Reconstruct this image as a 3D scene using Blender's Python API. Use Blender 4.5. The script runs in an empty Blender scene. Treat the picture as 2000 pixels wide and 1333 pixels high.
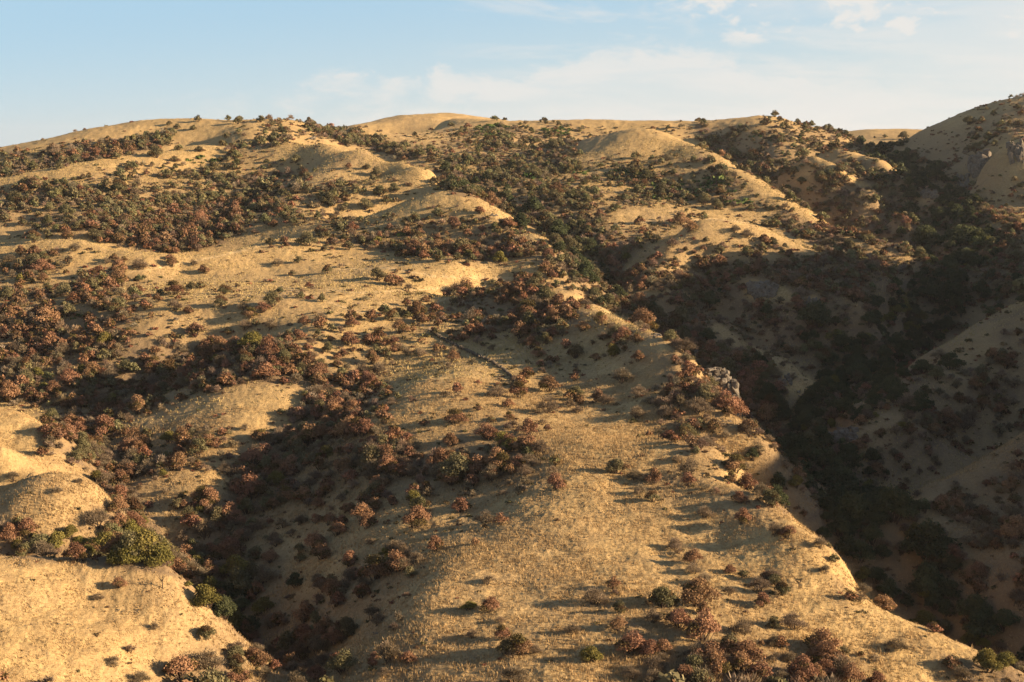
import bpy, bmesh, math, random
import numpy as np
from mathutils import Vector, Matrix

# ------------------------------------------------------------------ camera, sky, sun, exposure
scene = bpy.context.scene
C = scene.collection
F_PX = 2778.0                       # focal length in pixels of the 2000 x 1333 photograph (50 mm)
HORIZON = 280.0
PITCH = math.atan((666.5 - HORIZON) / F_PX)
cam_d = bpy.data.cameras.new('camera')
cam = bpy.data.objects.new('camera', cam_d)
C.objects.link(cam)
cam_d.sensor_width = 36.0
cam_d.lens = 36.0 * F_PX / 2000.0
cam_d.clip_start = 0.5
cam_d.clip_end = 30000.0
cam.location = (0, 0, 0)
cam.rotation_euler = (math.radians(90) - PITCH, 0, 0)
scene.camera = cam

SUN_EL = math.radians(16.5)
SUN_AZ = math.radians(98.0)         # clockwise from the view direction (+Y): the sun stands to the right
sun_dir = Vector((math.sin(SUN_AZ) * math.cos(SUN_EL), math.cos(SUN_AZ) * math.cos(SUN_EL), math.sin(SUN_EL)))
sun_d = bpy.data.lights.new('sun', 'SUN')
sun_d.energy = 5.0
sun_d.angle = math.radians(0.55)
sun_d.color = (1.0, 0.735, 0.46)
sun = bpy.data.objects.new('sun', sun_d)
C.objects.link(sun)
sun.location = (400, 0, 200)
sun.rotation_euler = (-sun_dir).to_track_quat('-Z', 'Y').to_euler()

scene.view_settings.view_transform = 'Standard'
scene.view_settings.look = 'None'
scene.view_settings.exposure = 1.55
scene.view_settings.gamma = 1.0
scene.render.resolution_x = 1024
scene.render.resolution_y = 682
scene.cycles.max_bounces = 4
scene.cycles.diffuse_bounces = 2
scene.cycles.glossy_bounces = 1
scene.cycles.transparent_max_bounces = 4

world = bpy.data.worlds.new('World')
scene.world = world
world.use_nodes = True
wt = world.node_tree
for n in list(wt.nodes):
    wt.nodes.remove(n)

def wnode(t, **k):
    n = wt.nodes.new(t)
    for a, b in k.items():
        setattr(n, a, b)
    return n

w_out = wnode('ShaderNodeOutputWorld')
w_bg = wnode('ShaderNodeBackground')
w_bg.inputs['Strength'].default_value = 0.05
sky = wnode('ShaderNodeTexSky', sky_type='NISHITA', sun_disc=False)
sky.sun_elevation = SUN_EL
sky.sun_rotation = SUN_AZ
sky.altitude = 900
sky.air_density = 1.0
sky.dust_density = 0.6
sky.ozone_density = 1.6
tc = wnode('ShaderNodeTexCoord')
sep = wnode('ShaderNodeSeparateXYZ')
wt.links.new(tc.outputs['Generated'], sep.inputs[0])

def wmath(op, a, b=None, c=None, clamp=False):
    n = wnode('ShaderNodeMath', operation=op, use_clamp=clamp)
    for i, v in enumerate((a, b, c)):
        if v is None:
            continue
        if isinstance(v, (int, float)):
            n.inputs[i].default_value = v
        else:
            wt.links.new(v, n.inputs[i])
    return n.outputs[0]

def wmap(v, a, b, c=0.0, d=1.0, interp='SMOOTHSTEP'):
    n = wnode('ShaderNodeMapRange', interpolation_type=interp)
    wt.links.new(v, n.inputs[0])
    for i, q in enumerate((a, b, c, d)):
        n.inputs[1 + i].default_value = q
    return n.outputs[0]

ymax = wmath('MAXIMUM', sep.outputs[1], 0.05)
# azimuth-like (u) and elevation-like (v) tangents of the sky direction
u_s = wmath('DIVIDE', sep.outputs[0], ymax)
v_s = wmath('DIVIDE', sep.outputs[2], ymax)

def wnoise(su, sv, off, scale, detail, rough, dist=0.0):
    cb = wnode('ShaderNodeCombineXYZ')
    wt.links.new(wmath('MULTIPLY', u_s, su), cb.inputs[0])
    wt.links.new(wmath('MULTIPLY', v_s, sv), cb.inputs[1])
    cb.inputs[2].default_value = off
    n = wnode('ShaderNodeTexNoise')
    n.inputs['Scale'].default_value = scale
    n.inputs['Detail'].default_value = detail
    n.inputs['Roughness'].default_value = rough
    n.inputs['Distortion'].default_value = dist
    wt.links.new(cb.outputs[0], n.inputs['Vector'])
    return n.outputs[0]

# a thin sheet of broken cloud low above the hills, thicker to the right, and small puffs higher up
sheet_n = wnoise(1.0, 4.5, 3.1, 8.0, 6.0, 0.6, 0.4)
streak = wnoise(1.0, 7.0, 21.3, 7.0, 7.0, 0.62, 0.6)
edge = wnoise(1.0, 2.0, 7.7, 26.0, 7.0, 0.62, 0.3)
c_edge = wmath('SUBTRACT', edge, 0.5)
hump = wmath('SUBTRACT', 1.0, wmath('MULTIPLY', wmath('ABSOLUTE', wmath('SUBTRACT', u_s, 0.10)), 9.0), clamp=True)
top_line = wmath('ADD', wmath('ADD', 0.046, wmath('MULTIPLY', hump, 0.022)), wmath('MULTIPLY', c_edge, 0.05))
low_sheet = wmap(wmath('SUBTRACT', top_line, v_s), -0.004, 0.008)
left_fade = wmap(wmath('ADD', u_s, wmath('MULTIPLY', c_edge, 0.5)), -0.19, -0.03)
low_sheet = wmath('MULTIPLY', wmath('MULTIPLY', low_sheet, left_fade), wmap(streak, 0.32, 0.62, 0.45, 0.95))
veil = wmath('MULTIPLY', wmap(wmath('ADD', u_s, wmath('MULTIPLY', wmath('SUBTRACT', streak, 0.5), 0.55)), 0.10, 0.34), wmap(sheet_n, 0.3, 0.6, 0.55, 0.95))
wisp = wmath('MULTIPLY', wmap(streak, 0.5, 0.66), wmap(wmath('ADD', u_s, wmath('MULTIPLY', v_s, 1.2)), -0.02, 0.12))
puff_n = wnoise(1.0, 1.9, 12.4, 34.0, 7.0, 0.6, 0.25)
puff = wmath('MULTIPLY', wmap(puff_n, 0.46, 0.64), wmap(wmath('ADD', u_s, wmath('MULTIPLY', wmath('SUBTRACT', sheet_n, 0.5), 0.25)), 0.08, 0.16))
puff = wmath('MULTIPLY', puff, wmap(v_s, 0.062, 0.074))
small = wmath('MULTIPLY', wmap(puff_n, 0.60, 0.68), wmath('MULTIPLY', wmap(v_s, 0.025, 0.04), wmath('SUBTRACT', 1.0, wmap(v_s, 0.045, 0.055))))
small = wmath('MULTIPLY', small, wmap(u_s, -0.26, -0.2))
cl = wmath('MAXIMUM', wmath('MULTIPLY', low_sheet, 0.88), wmath('MULTIPLY', veil, 0.85))
cl = wmath('MAXIMUM', cl, wmath('MULTIPLY', wisp, 0.45))
cl = wmath('MAXIMUM', cl, wmath('MULTIPLY', puff, 0.95))
cl = wmath('MAXIMUM', cl, wmath('MULTIPLY', small, 0.55))
tint = wnode('ShaderNodeMix', data_type='RGBA', blend_type='MULTIPLY')
tint.inputs[0].default_value = 1.0
wt.links.new(sky.outputs[0], tint.inputs[6])
tint.inputs[7].default_value = (1.3, 1.1, 0.96, 1)   # added gain: warms the sky light and lifts the fill in shade
grad = wnode('ShaderNodeMix', data_type='RGBA')      # pale evening air near the horizon, clearer blue above
wt.links.new(wmap(wmath('ADD', v_s, wmath('MULTIPLY', u_s, -0.12)), 0.0, 0.13), grad.inputs[0])
grad.inputs[6].default_value = (4.00, 4.91, 5.36, 1)
grad.inputs[7].default_value = (2.64, 4.27, 5.64, 1)
blend = wnode('ShaderNodeMix', data_type='RGBA')
wt.links.new(wmath('MULTIPLY', wmap(sep.outputs[2], 0.16, 0.42, 0.85, 0.0), wmap(sep.outputs[1], 0.0, 0.5)), blend.inputs[0])
wt.links.new(tint.outputs[2], blend.inputs[6]); wt.links.new(grad.outputs[2], blend.inputs[7])
low_view = wmath('MULTIPLY', wmap(sep.outputs[2], 0.2, 0.4, 1.0, 0.0), wmap(sep.outputs[1], 0.3, 0.6))
cl = wmath('MULTIPLY', cl, low_view)
mixc = wnode('ShaderNodeMix', data_type='RGBA')
wt.links.new(cl, mixc.inputs[0])
wt.links.new(blend.outputs[2], mixc.inputs[6])
mixc.inputs[7].default_value = (5.66, 5.55, 5.33, 1)
wt.links.new(mixc.outputs[2], w_bg.inputs[0])
wt.links.new(w_bg.outputs[0], w_out.inputs[0])

# ------------------------------------------------------------------ noise and pixel geometry
CP, SP = math.cos(PITCH), math.sin(PITCH)

def unproject(px, py, D):
    """point at forward distance D seen at pixel px, py of the 2000-wide frame"""
    u = (px - 1000.0) / F_PX
    v = (666.5 - py) / F_PX
    yy = CP + SP * v
    return u / yy * D, D, (-SP + CP * v) / yy * D

def project(x, y, z):
    d = y * CP - z * SP
    v = (y * SP + z * CP) / d
    return 1000.0 + F_PX * x / d, 666.5 - F_PX * v

def _hash(ix, iy, seed):
    h = (ix.astype(np.int64) * 374761393 + iy.astype(np.int64) * 668265263 + seed * 974634777) & 0xFFFFFFFF
    h = ((h ^ (h >> 13)) * 1274126177) & 0xFFFFFFFF
    h = (h ^ (h >> 16)) & 0xFFFFFFFF
    return h.astype(np.float64) / 4294967295.0

def perlin(x, y, seed=0):
    x0 = np.floor(x); y0 = np.floor(y)
    fx = x - x0; fy = y - y0
    out = []
    for dx, dy in ((0, 0), (1, 0), (0, 1), (1, 1)):
        a = _hash(x0 + dx, y0 + dy, seed) * 2 * math.pi
        out.append(np.cos(a) * (fx - dx) + np.sin(a) * (fy - dy))
    sx = fx * fx * fx * (fx * (fx * 6 - 15) + 10)
    sy = fy * fy * fy * (fy * (fy * 6 - 15) + 10)
    a = out[0] + (out[1] - out[0]) * sx
    b = out[2] + (out[3] - out[2]) * sx
    return (a + (b - a) * sy) * 1.4

def fbm(x, y, wl, octs, seed=0, gain=0.5):
    r = np.zeros_like(x, dtype=float); amp = 1.0
    for o in range(octs):
        r += amp * perlin(x / wl + 17.3 * o, y / wl - 9.1 * o, seed + o)
        wl *= 0.5; amp *= gain
    return r

# ------------------------------------------------------------------ the lie of the land
# ridges, valley floors and slopes as (pixel x, pixel y, distance in metres); every point has its own real distance
RIDGES = [
    # crest lines that hide ground behind them: points, (run behind, drop behind)
    ([(-250,345,780),(-100,310,785),(0,290,790),(100,270,800),(200,247,810),(300,235,815),(385,231,820),(480,237,830),(600,240,840),(690,247,850)], (60, 10)),
    ([(690,247,1000),(760,230,1050),(860,222,1080),(930,228,1080),(1000,238,1080)], (80, 14)),
    ([(1000,238,920),(1130,234,930),(1250,236,930),(1400,238,930),(1470,232,920),(1510,226,910),(1560,243,900),(1620,258,892),(1660,268,895)], (60, 10)),
    ([(1640,260,1200),(1700,253,1200),(1790,254,1200)], (80, 10)),
    ([(1735,292,900),(1760,279,880),(1800,256,870),(1850,235,865),(1900,212,860),(1950,198,855),(2000,188,850),(2150,165,840),(2400,150,830)], (50, 12)),
    ([(2100,262,735),(2000,272,730),(1960,291,724),(1920,325,715),(1885,385,700)], (20, 5)),
    ([(-200,385,650),(0,347,660),(100,328,670),(200,309,690),(300,297,705),(380,285,725)], (28, 9)),
    ([(560,275,725),(640,281,705),(720,299,685),(800,321,665),(850,342,645),(885,368,620)], (26, 11)),
    ([(700,425,572),(780,402,580),(870,385,585),(940,394,580),(1010,430,560),(1080,476,535),(1112,502,520)], (22, 10)),
    ([(1150,275,800),(1200,262,790),(1250,254,785),(1310,265,775),(1380,295,755),(1440,330,732),(1500,370,705),(1560,405,683),(1620,440,660),(1700,482,632),(1780,505,612),(1840,523,590)], (26, 15)),
    ([(1560,315,765),(1595,307,757),(1640,330,740),(1700,365,712),(1760,420,680),(1820,468,645),(1852,495,626)], (22, 6)),
    ([(1600,302,790),(1650,293,785),(1720,310,765),(1780,345,735),(1820,365,712)], (22, 5)),
    ([(-200,480,525),(0,476,520),(100,470,518),(170,472,515),(260,490,505),(330,503,500),(420,495,510),(500,475,532)], (22, 6)),
    ([(960,577,462),(1060,562,450),(1140,580,430),(1200,615,405),(1250,650,385),(1300,673,370),(1340,700,358),(1390,745,343),(1420,800,325),(1460,838,312),(1505,866,300)], (18, 10)),
    ([(1470,945,272),(1545,1010,252),(1600,1065,240),(1660,1110,232),(1720,1190,216),(1800,1222,209),(1900,1266,203),(2000,1312,198),(2100,1370,192)], (16, 9)),
    ([(2250,480,490),(2100,545,470),(2000,600,460),(1930,630,455),(1860,665,448),(1790,700,436),(1720,745,416),(1650,797,391),(1608,860,370)], (14, 7)),
    ([(2200,740,350),(2100,790,340),(2000,848,335),(1900,900,325),(1800,950,316),(1720,993,306),(1695,1012,298)], (13, 5)),
    ([(-150,782,335),(0,797,325),(60,809,320),(105,830,312)], (12, 5)),
    ([(-150,845,292),(0,868,285),(80,900,275),(150,935,269),(212,964,266)], (12, 3)),
    ([(-150,1080,208),(0,1092,211),(200,1108,214),(330,1130,213),(400,1175,210),(450,1215,207),(500,1265,203),(535,1310,199)], (14, 7)),
    ([(1240,535,540),(1290,480,560),(1345,438,578),(1420,430,585),(1500,447,580),(1600,492,570),(1700,530,560)], (15, 4)),
    ([(1380,560,528),(1410,620,500),(1480,672,477),(1550,708,456),(1605,748,440)], (14, 6)),
    ([(1110,870,280),(1120,930,263),(1060,1000,247),(930,1070,234),(850,1108,226),(780,1180,213),(700,1260,202),(620,1333,192),(540,1400,184)], None),
]
FLOORS = [
    [(640,256,870),(740,292,795),(820,326,738),(900,368,682),(980,400,652),(1060,437,622),(1110,477,597),(1140,532,562),(1190,587,532),(1300,640,505),(1420,730,450),(1500,800,418),(1570,852,392)],
    [(1370,249,895),(1400,290,870),(1460,325,840),(1530,365,800),(1620,410,765),(1700,455,728),(1800,492,665),(1860,510,625)],
    [(1680,286,920),(1740,322,830),(1800,370,757),(1850,402,712),(1882,450,658),(1890,495,622),(1870,540,606),(1800,622,566),(1700,722,482),(1620,812,414),(1597,868,380),(1615,925,355),(1640,985,331),(1680,1045,304),(1770,1130,284),(1850,1200,272),(1930,1262,263),(2000,1322,257),(2150,1440,250)],
    [(1700,347,752),(1780,415,710),(1830,455,668)],
    [(690,650,402),(650,760,362),(600,850,334),(500,930,312),(450,1010,292),(400,1096,275),(440,1170,259),(505,1250,245),(470,1330,230),(400,1420,220)],
    [(-150,1045,282),(0,1040,275),(150,1070,276),(300,1087,277),(380,1097,279)],
    [(480,715,395),(420,742,402),(300,782,379),(180,832,352),(200,930,311),(270,1000,294),(330,1070,279)],
    [(-150,455,590),(50,450,580),(200,463,562),(300,482,560),(400,480,566),(350,440,595),(450,400,640),(520,365,668),(570,335,690)],
    [(-150,365,725),(0,336,722),(100,318,738),(200,300,752),(300,284,768)],
    [(1665,925,350),(1750,925,358),(1850,872,383),(1950,800,402),(2080,720,410)],
    [(760,640,408),(720,700,385),(670,770,360)],
    [(1250,865,285),(1300,940,262),(1400,1040,238),(1500,1110,222),(1560,1170,210)],
]
SLOPES = [
    (0,1200,186),(200,1250,186),(0,1333,170),(300,1333,184),(200,1180,198),(-150,1250,176),(400,1280,193),
    (1000,1333,180),(1300,1333,180),(1650,1333,186),(1900,1400,186),(1100,1200,202),(1300,1150,212),(1200,1050,235),(1300,1250,192),(1000,1150,214),(1500,1250,196),
    (1700,1290,196),(1400,1180,207),(1300,1000,245),(1180,940,262),
    (-150,930,272),(-150,985,260),(0,960,263),(100,1000,254),(0,1010,254),(170,1040,254),(40,840,312),
    (560,770,352),(480,830,336),(430,900,314),(400,960,298),(370,1030,281),(300,930,306),(700,850,310),(800,900,290),(900,950,272),(760,1000,267),(650,1100,252),(1000,860,292),(900,800,315),(950,1000,257),(640,1200,232),
    (800,760,340),(900,720,357),(1000,760,338),(1000,680,382),(1150,700,362),(1250,760,335),(1330,850,300),(1400,900,284),(1180,830,305),(1450,920,278),
    (800,650,400),(900,640,408),(900,600,438),(1000,620,420),(1100,620,412),(860,590,445),(1120,800,318),(1050,730,352),
    (600,650,398),(500,620,420),(640,600,425),(500,570,450),(350,560,462),(200,540,480),(300,650,412),(450,680,388),(100,680,412),(0,720,398),(-150,720,400),(0,600,440),(150,600,438),(-150,580,455),
    (900,530,492),(700,520,502),(500,520,502),(350,530,495),(1050,520,497),(780,560,470),(600,550,475),(100,500,500),(0,520,495),(200,500,500),
    (600,465,545),(700,470,540),
    (100,400,603),(0,420,590),(200,380,622),(0,390,625),(280,340,665),(400,330,690),(480,290,725),(400,360,660),
    (100,440,565),
    (600,350,655),(700,380,622),(600,420,582),(700,440,562),(750,345,655),(500,430,590),(820,370,628),(560,380,625),(480,450,575),
    (850,450,545),(950,480,528),(800,490,522),(1000,500,512),
    (400,250,790),(500,262,765),(620,258,800),(300,262,785),(700,265,860),(780,262,900),(850,250,960),
    (850,300,770),(950,290,800),(950,340,735),(1050,350,700),(1000,270,850),(900,262,880),(1100,300,770),(1180,380,668),(1250,330,715),(1350,370,690),(1150,420,630),(1250,400,645),(1400,410,655),(1200,460,600),(1300,300,745),(1100,400,640),
    (1500,420,650),(1600,470,622),(1380,480,560),(1500,490,560),(1450,540,525),(1600,560,535),(1700,600,500),(1550,620,498),(1650,660,492),(1750,560,545),(1300,580,515),(1300,520,540),
    (1300,255,890),(1450,260,870),(1500,290,840),(1580,285,850),(1500,330,812),(1420,270,875),(1650,275,880),(1600,360,755),
    (1540,740,440),(1420,690,475),(1350,640,480),(1560,940,325),(1500,930,298),(1540,890,330),
    (1900,292,790),(1850,335,765),(1850,280,815),(1960,262,775),(1990,230,810),(1950,380,690),(2000,450,632),(1930,450,648),(1960,540,572),(2050,500,590),(2100,400,670),
    (1900,750,402),(1800,800,380),(1750,850,364),(2000,720,412),(1700,860,360),(1850,720,418),
    (1900,1000,304),(2000,950,305),(1850,1080,286),(2000,1100,272),(2000,1200,261),(1780,1050,291),
]
# land outside the frame, in metres: the ridge to the right that shades the canyon, the left side, the far side, the near hillside
OUTSIDE = [
    (170,120,-55),(230,120,-38),(240,200,-34),(250,260,-12),(258,295,-5),(264,330,-1),(280,400,8),(290,435,15),(296,460,20),(298,500,21),(298,525,18),(300,550,2),(302,595,-18),(318,652,-22),(335,690,-20),(370,760,-2),
    (330,200,-40),(350,330,-16),(390,460,0),(420,600,-12),(460,760,-12),(520,400,-20),(560,650,-5),(600,900,10),(700,300,-40),
    (-230,200,-58),(-260,350,-48),(-300,500,-32),(-330,620,-20),(-330,700,-10),(-360,800,-5),(-420,950,-30),(-450,600,-30),(-450,300,-55),
    (-500,1200,-45),(-300,1200,-40),(-100,1300,-30),(100,1350,-25),(300,1350,-20),(500,1300,-10),(-400,1500,-60),(0,1550,-55),(400,1500,-50),(700,1400,-40),(700,1100,0),(-600,900,-40),
    (500,1000,10),(350,1000,-5),(0,1650,-60),(-200,1000,-20),(-330,1000,-25),(150,1050,-8),(50,1010,2),(-60,960,-4),
    (0,20,-20),(-60,20,-22),(60,20,-22),(0,70,-48),(-80,70,-52),(80,70,-52),(150,60,-45),(0,120,-66),(-100,120,-66),(90,120,-70),(-200,100,-55),
]

pts = []
def add_line(line, back=None):
    for i in range(len(line) - 1):
        a = np.array(unproject(*line[i])); b = np.array(unproject(*line[i + 1]))
        n = max(1, int(np.linalg.norm(b - a) / 22))
        for k in range(n + (1 if i == len(line) - 2 else 0)):
            p = a + (b - a) * k / n
            pts.append(tuple(p))
            if back:
                s = (p[1] + back[0]) / p[1]
                pts.append((p[0] * s, p[1] * s, p[2] * s - back[1]))
for l, b in RIDGES:
    add_line(l, b)
for l in FLOORS:
    add_line(l)
for s in SLOPES:
    pts.append(unproject(*s))
pts += OUTSIDE
P = np.array(pts, dtype=float)
# merge points that fall together
keep = []
for i in range(len(P)):
    ok = True
    for j in keep:
        if (P[i, 0] - P[j, 0]) ** 2 + (P[i, 1] - P[j, 1]) ** 2 < (0.008 * P[i, 1]) ** 2:
            ok = False; break
    if ok:
        keep.append(i)
P = P[keep]

def tps_fit(P, lam):
    X = P[:, :2] / 100.0
    n = len(X)
    d2 = ((X[:, None] - X[None]) ** 2).sum(-1)
    K = 0.5 * d2 * np.log(d2 + 1e-12)
    K[np.arange(n), np.arange(n)] = lam
    Q = np.hstack([np.ones((n, 1)), X])
    A = np.zeros((n + 3, n + 3)); A[:n, :n] = K; A[:n, n:] = Q; A[n:, :n] = Q.T
    w = np.linalg.solve(A, np.concatenate([P[:, 2], np.zeros(3)]))
    return X, w

TX, TW = tps_fit(P, 0.001)
GX0, GY0, GS = -700.0, 0.0, 5.0
gx = np.arange(GX0, 1000.1, GS); gy = np.arange(GY0, 1800.1, GS)
gX, gY = np.meshgrid(gx, gy)
flat = np.stack([gX.ravel(), gY.ravel()], 1) / 100.0
gz = np.zeros(len(flat))
for s in range(0, len(flat), 8000):
    q = flat[s:s + 8000]
    d2 = (q[:, None, 0] - TX[None, :, 0]) ** 2 + (q[:, None, 1] - TX[None, :, 1]) ** 2
    gz[s:s + 8000] = (0.5 * d2 * np.log(d2 + 1e-12)) @ TW[:-3] + TW[-3] + q @ TW[-2:]
GZ = gz.reshape(gX.shape)
GZ = np.clip(GZ, -110, 75)

def base_h(x, y):
    fx = np.clip((x - GX0) / GS, 1.0, len(gx) - 3.001); fy = np.clip((y - GY0) / GS, 1.0, len(gy) - 3.001)
    ix = np.floor(fx).astype(int); iy = np.floor(fy).astype(int)
    tx = fx - ix; ty = fy - iy
    def w(t):
        return (-0.5*t+t*t-0.5*t**3, 1-2.5*t*t+1.5*t**3, 0.5*t+2*t*t-1.5*t**3, -0.5*t*t+0.5*t**3)
    wx, wy = w(tx), w(ty)
    r = 0
    for j in range(4):
        row = 0
        for i in range(4):
            row = row + wx[i] * GZ[iy + j - 1, ix + i - 1]
        r = r + wy[j] * row
    return r

def height(x, y, fine=False):
    z = base_h(x, y)
    warp = fbm(x, y, 60, 2, 40) * 14
    z = z + fbm(x + warp, y - warp, 30, 4, 3, 0.5) * 0.55 + fbm(x, y, 8.5, 3, 57, 0.55) * 0.2
    far = np.clip((y - 1500) / 250, 0, 1)
    z = z * (1 - far) + (-60) * far
    if fine:
        z = z + fbm(x, y, 3.2, 3, 90, 0.6) * 0.16
        z = z + np.maximum(0, fbm(x, y, 0.9, 2, 95, 0.6)) * 0.16 * np.clip((420 - y) / 150, 0, 1)
    return z

def raycast(px, py):
    """first ground point under each pixel (2000-wide frame); nan where the ray meets the sky"""
    px = np.asarray(px, float); py = np.asarray(py, float)
    u = (px - 1000.0) / F_PX; v = (666.5 - py) / F_PX
    yy = CP + SP * v
    dx = u / yy; dz = (-SP + CP * v) / yy
    hit = np.full(px.shape, np.nan)
    D = 110.0; prev = np.full(px.shape, 1e9); pd = D
    while D < 1350:
        x = dx * D; z = dz * D
        g = z - height(x, np.full(px.shape, D))
        new = np.isnan(hit) & (g < 0)
        t = np.where(prev < 1e8, prev / (prev - g + 1e-9), 1.0)
        hit[new] = (pd + (D - pd) * t)[new]
        prev = g; pd = D
        D *= 1.006
    return dx * hit, hit, hit

# ------------------------------------------------------------------ materials
def new_mat(name):
    m = bpy.data.materials.new(name)
    m.use_nodes = True
    nt = m.node_tree
    b = nt.nodes['Principled BSDF']
    b.inputs['Roughness'].default_value = 0.9
    b.inputs['Specular IOR Level'].default_value = 0.1
    return m, nt, b

def nd(nt, t, **k):
    n = nt.nodes.new(t)
    for a, b in k.items():
        setattr(n, a, b)
    return n

def noise_of(nt, vec, scale, detail=4, rough=0.55, dist=0.0):
    n = nd(nt, 'ShaderNodeTexNoise')
    n.inputs['Scale'].default_value = scale
    n.inputs['Detail'].default_value = detail
    n.inputs['Roughness'].default_value = rough
    n.inputs['Distortion'].default_value = dist
    nt.links.new(vec, n.inputs['Vector'])
    return n.outputs[0]

def ramp_of(nt, fac, stops):
    r = nd(nt, 'ShaderNodeValToRGB')
    e = r.color_ramp.elements
    while len(e) < len(stops):
        e.new(0.5)
    for q, (p, c) in zip(e, stops):
        q.position = p; q.color = (*c, 1)
    nt.links.new(fac, r.inputs[0])
    return r.outputs[0]

def mix_of(nt, fac, a, b, blend='MIX'):
    m = nd(nt, 'ShaderNodeMix', data_type='RGBA', blend_type=blend)
    for sock, v in ((0, fac), (6, a), (7, b)):
        if isinstance(v, (int, float)):
            m.inputs[sock].default_value = v
        elif isinstance(v, tuple):
            m.inputs[sock].default_value = (*v, 1)
        else:
            nt.links.new(v, m.inputs[sock])
    return m.outputs[2]

gm, nt, bsdf = new_mat('dry_grass_ground')
geo = nd(nt, 'ShaderNodeNewGeometry')
pos = geo.outputs['Position']
big = noise_of(nt, pos, 0.018, 4, 0.6)
mid = noise_of(nt, pos, 0.16, 5, 0.65, 0.4)
fine = noise_of(nt, pos, 1.6, 5, 0.7)
tuft = noise_of(nt, pos, 4.5, 3, 0.7)
straw = ramp_of(nt, mid, [(0.25, (0.33, 0.232, 0.115)), (0.5, (0.46, 0.328, 0.155)), (0.75, (0.57, 0.415, 0.20))])
earth = ramp_of(nt, fine, [(0.3, (0.20, 0.145, 0.095)), (0.7, (0.36, 0.27, 0.175))])
m1 = nd(nt, 'ShaderNodeMapRange'); nt.links.new(big, m1.inputs[0])
m1.inputs[1].default_value = 0.45; m1.inputs[2].default_value = 0.75; m1.inputs[3].default_value = 0.1; m1.inputs[4].default_value = 0.65
base = mix_of(nt, m1.outputs[0], straw, earth)
patch = nd(nt, 'ShaderNodeMapRange'); nt.links.new(noise_of(nt, pos, 0.32, 5, 0.7, 0.6), patch.inputs[0])
patch.inputs[1].default_value = 0.5; patch.inputs[2].default_value = 0.68; patch.inputs[3].default_value = 0.0; patch.inputs[4].default_value = 0.55
base = mix_of(nt, patch.outputs[0], base, (0.30, 0.215, 0.125))
specks = ramp_of(nt, tuft, [(0.3, (0.72, 0.68, 0.60)), (0.5, (1, 1, 1)), (0.72, (1.15, 1.14, 1.08))])
base = mix_of(nt, 0.8, base, specks, 'MULTIPLY')
fs = ramp_of(nt, fine, [(0.35, (0.78, 0.73, 0.66)), (0.55, (1.05, 1.05, 1.0))])
base = mix_of(nt, 0.7, base, fs, 'MULTIPLY')
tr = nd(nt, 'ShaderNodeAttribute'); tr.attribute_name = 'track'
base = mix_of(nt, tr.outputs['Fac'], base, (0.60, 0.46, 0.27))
li = nd(nt, 'ShaderNodeAttribute'); li.attribute_name = 'litter_and_shade'  # litter under the brush, plus shade painted on the right-hand slopes
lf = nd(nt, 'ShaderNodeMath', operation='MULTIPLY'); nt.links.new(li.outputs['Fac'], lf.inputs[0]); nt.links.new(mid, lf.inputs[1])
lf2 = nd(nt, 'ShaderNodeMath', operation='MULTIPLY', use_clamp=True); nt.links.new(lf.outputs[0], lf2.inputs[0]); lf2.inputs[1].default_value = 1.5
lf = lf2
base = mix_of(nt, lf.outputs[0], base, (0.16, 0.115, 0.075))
bsdf_in = bsdf.inputs['Base Color']
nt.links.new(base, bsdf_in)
bmp = nd(nt, 'ShaderNodeBump'); bmp.inputs['Strength'].default_value = 0.8; bmp.inputs['Distance'].default_value = 0.4
nt.links.new(noise_of(nt, pos, 1.1, 6, 0.75), bmp.inputs['Height'])
nt.links.new(bmp.outputs[0], bsdf.inputs['Normal'])
MAT = {'ground': gm}

# ------------------------------------------------------------------ terrain mesh
def mesh_from(name, co, faces_flat, nper, mats, smooth=True, attr=None, mat_idx=None):
    me = bpy.data.meshes.new(name)
    nf = len(faces_flat) // nper
    me.vertices.add(len(co)); me.vertices.foreach_set('co', np.asarray(co, np.float32).ravel())
    me.loops.add(len(faces_flat)); me.loops.foreach_set('vertex_index', np.asarray(faces_flat, np.int32))
    me.polygons.add(nf)
    me.polygons.foreach_set('loop_start', np.arange(0, nf * nper, nper, dtype=np.int32))
    me.polygons.foreach_set('use_smooth', np.full(nf, smooth))
    for m in mats:
        me.materials.append(m)
    if mat_idx is not None:
        me.polygons.foreach_set('material_index', np.asarray(mat_idx, np.int32))
    me.update(calc_edges=True)
    if attr is not None:
        for nm, a in attr.items():
            at = me.color_attributes.new(nm, 'BYTE_COLOR', 'POINT')
            at.data.foreach_set('color', np.asarray(a, np.float32).ravel())
    return me


# ------------------------------------------------------------------ where the brush grows (share of ground hidden, tenths; 40 px cells from y = 200)
COVER = """
00000000000000000000000000000000000000000000000112
00000013100135355210012244433322444444455323001344
34555542111442111244333444543111136655453555322322
54112333344444311112455444432244432455422565543322
35565444555555444343224555555335555443566666655323
44555566666654433332233336764322343455654677666643
12445888887532134334455555478754552235665557766754
45410134322111112112456666669974345444445666677986
23323431111111111122100112458865556666677766689987
44345421211212211112114455324676555445566788999752
66666543321121112223445555554312666435668899996212
77767655544322223234223433433331133233788999831233
77777777666665533442222112322122421553258999622222
77667777777766665541111121331233553688636997423334
56766655423211267742124132113213455675579941236553
03675621121113277511114333222124466458999523566542
02666665444444566642235355201001265335899445655222
11355655433556665566555454200232344346899654531122
10111464331466555345455354440135554245689953311124
00104651135665453332414311100013422344789984123324
11136751155564332231413221001000113324258983233432
77756666776543243234141100000011231001225895432322
35665677787655212445310010000001242112223698642223
01111222367755323554101200012210012234313668863234
00000010045766555542102310004412434335211357996556
00000000013457764342110130000143432342200024778987
00000000035326652133310010011365424433211001346787
22111313566644432224310033112334557765666531001246
""".strip().split('\n')
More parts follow.
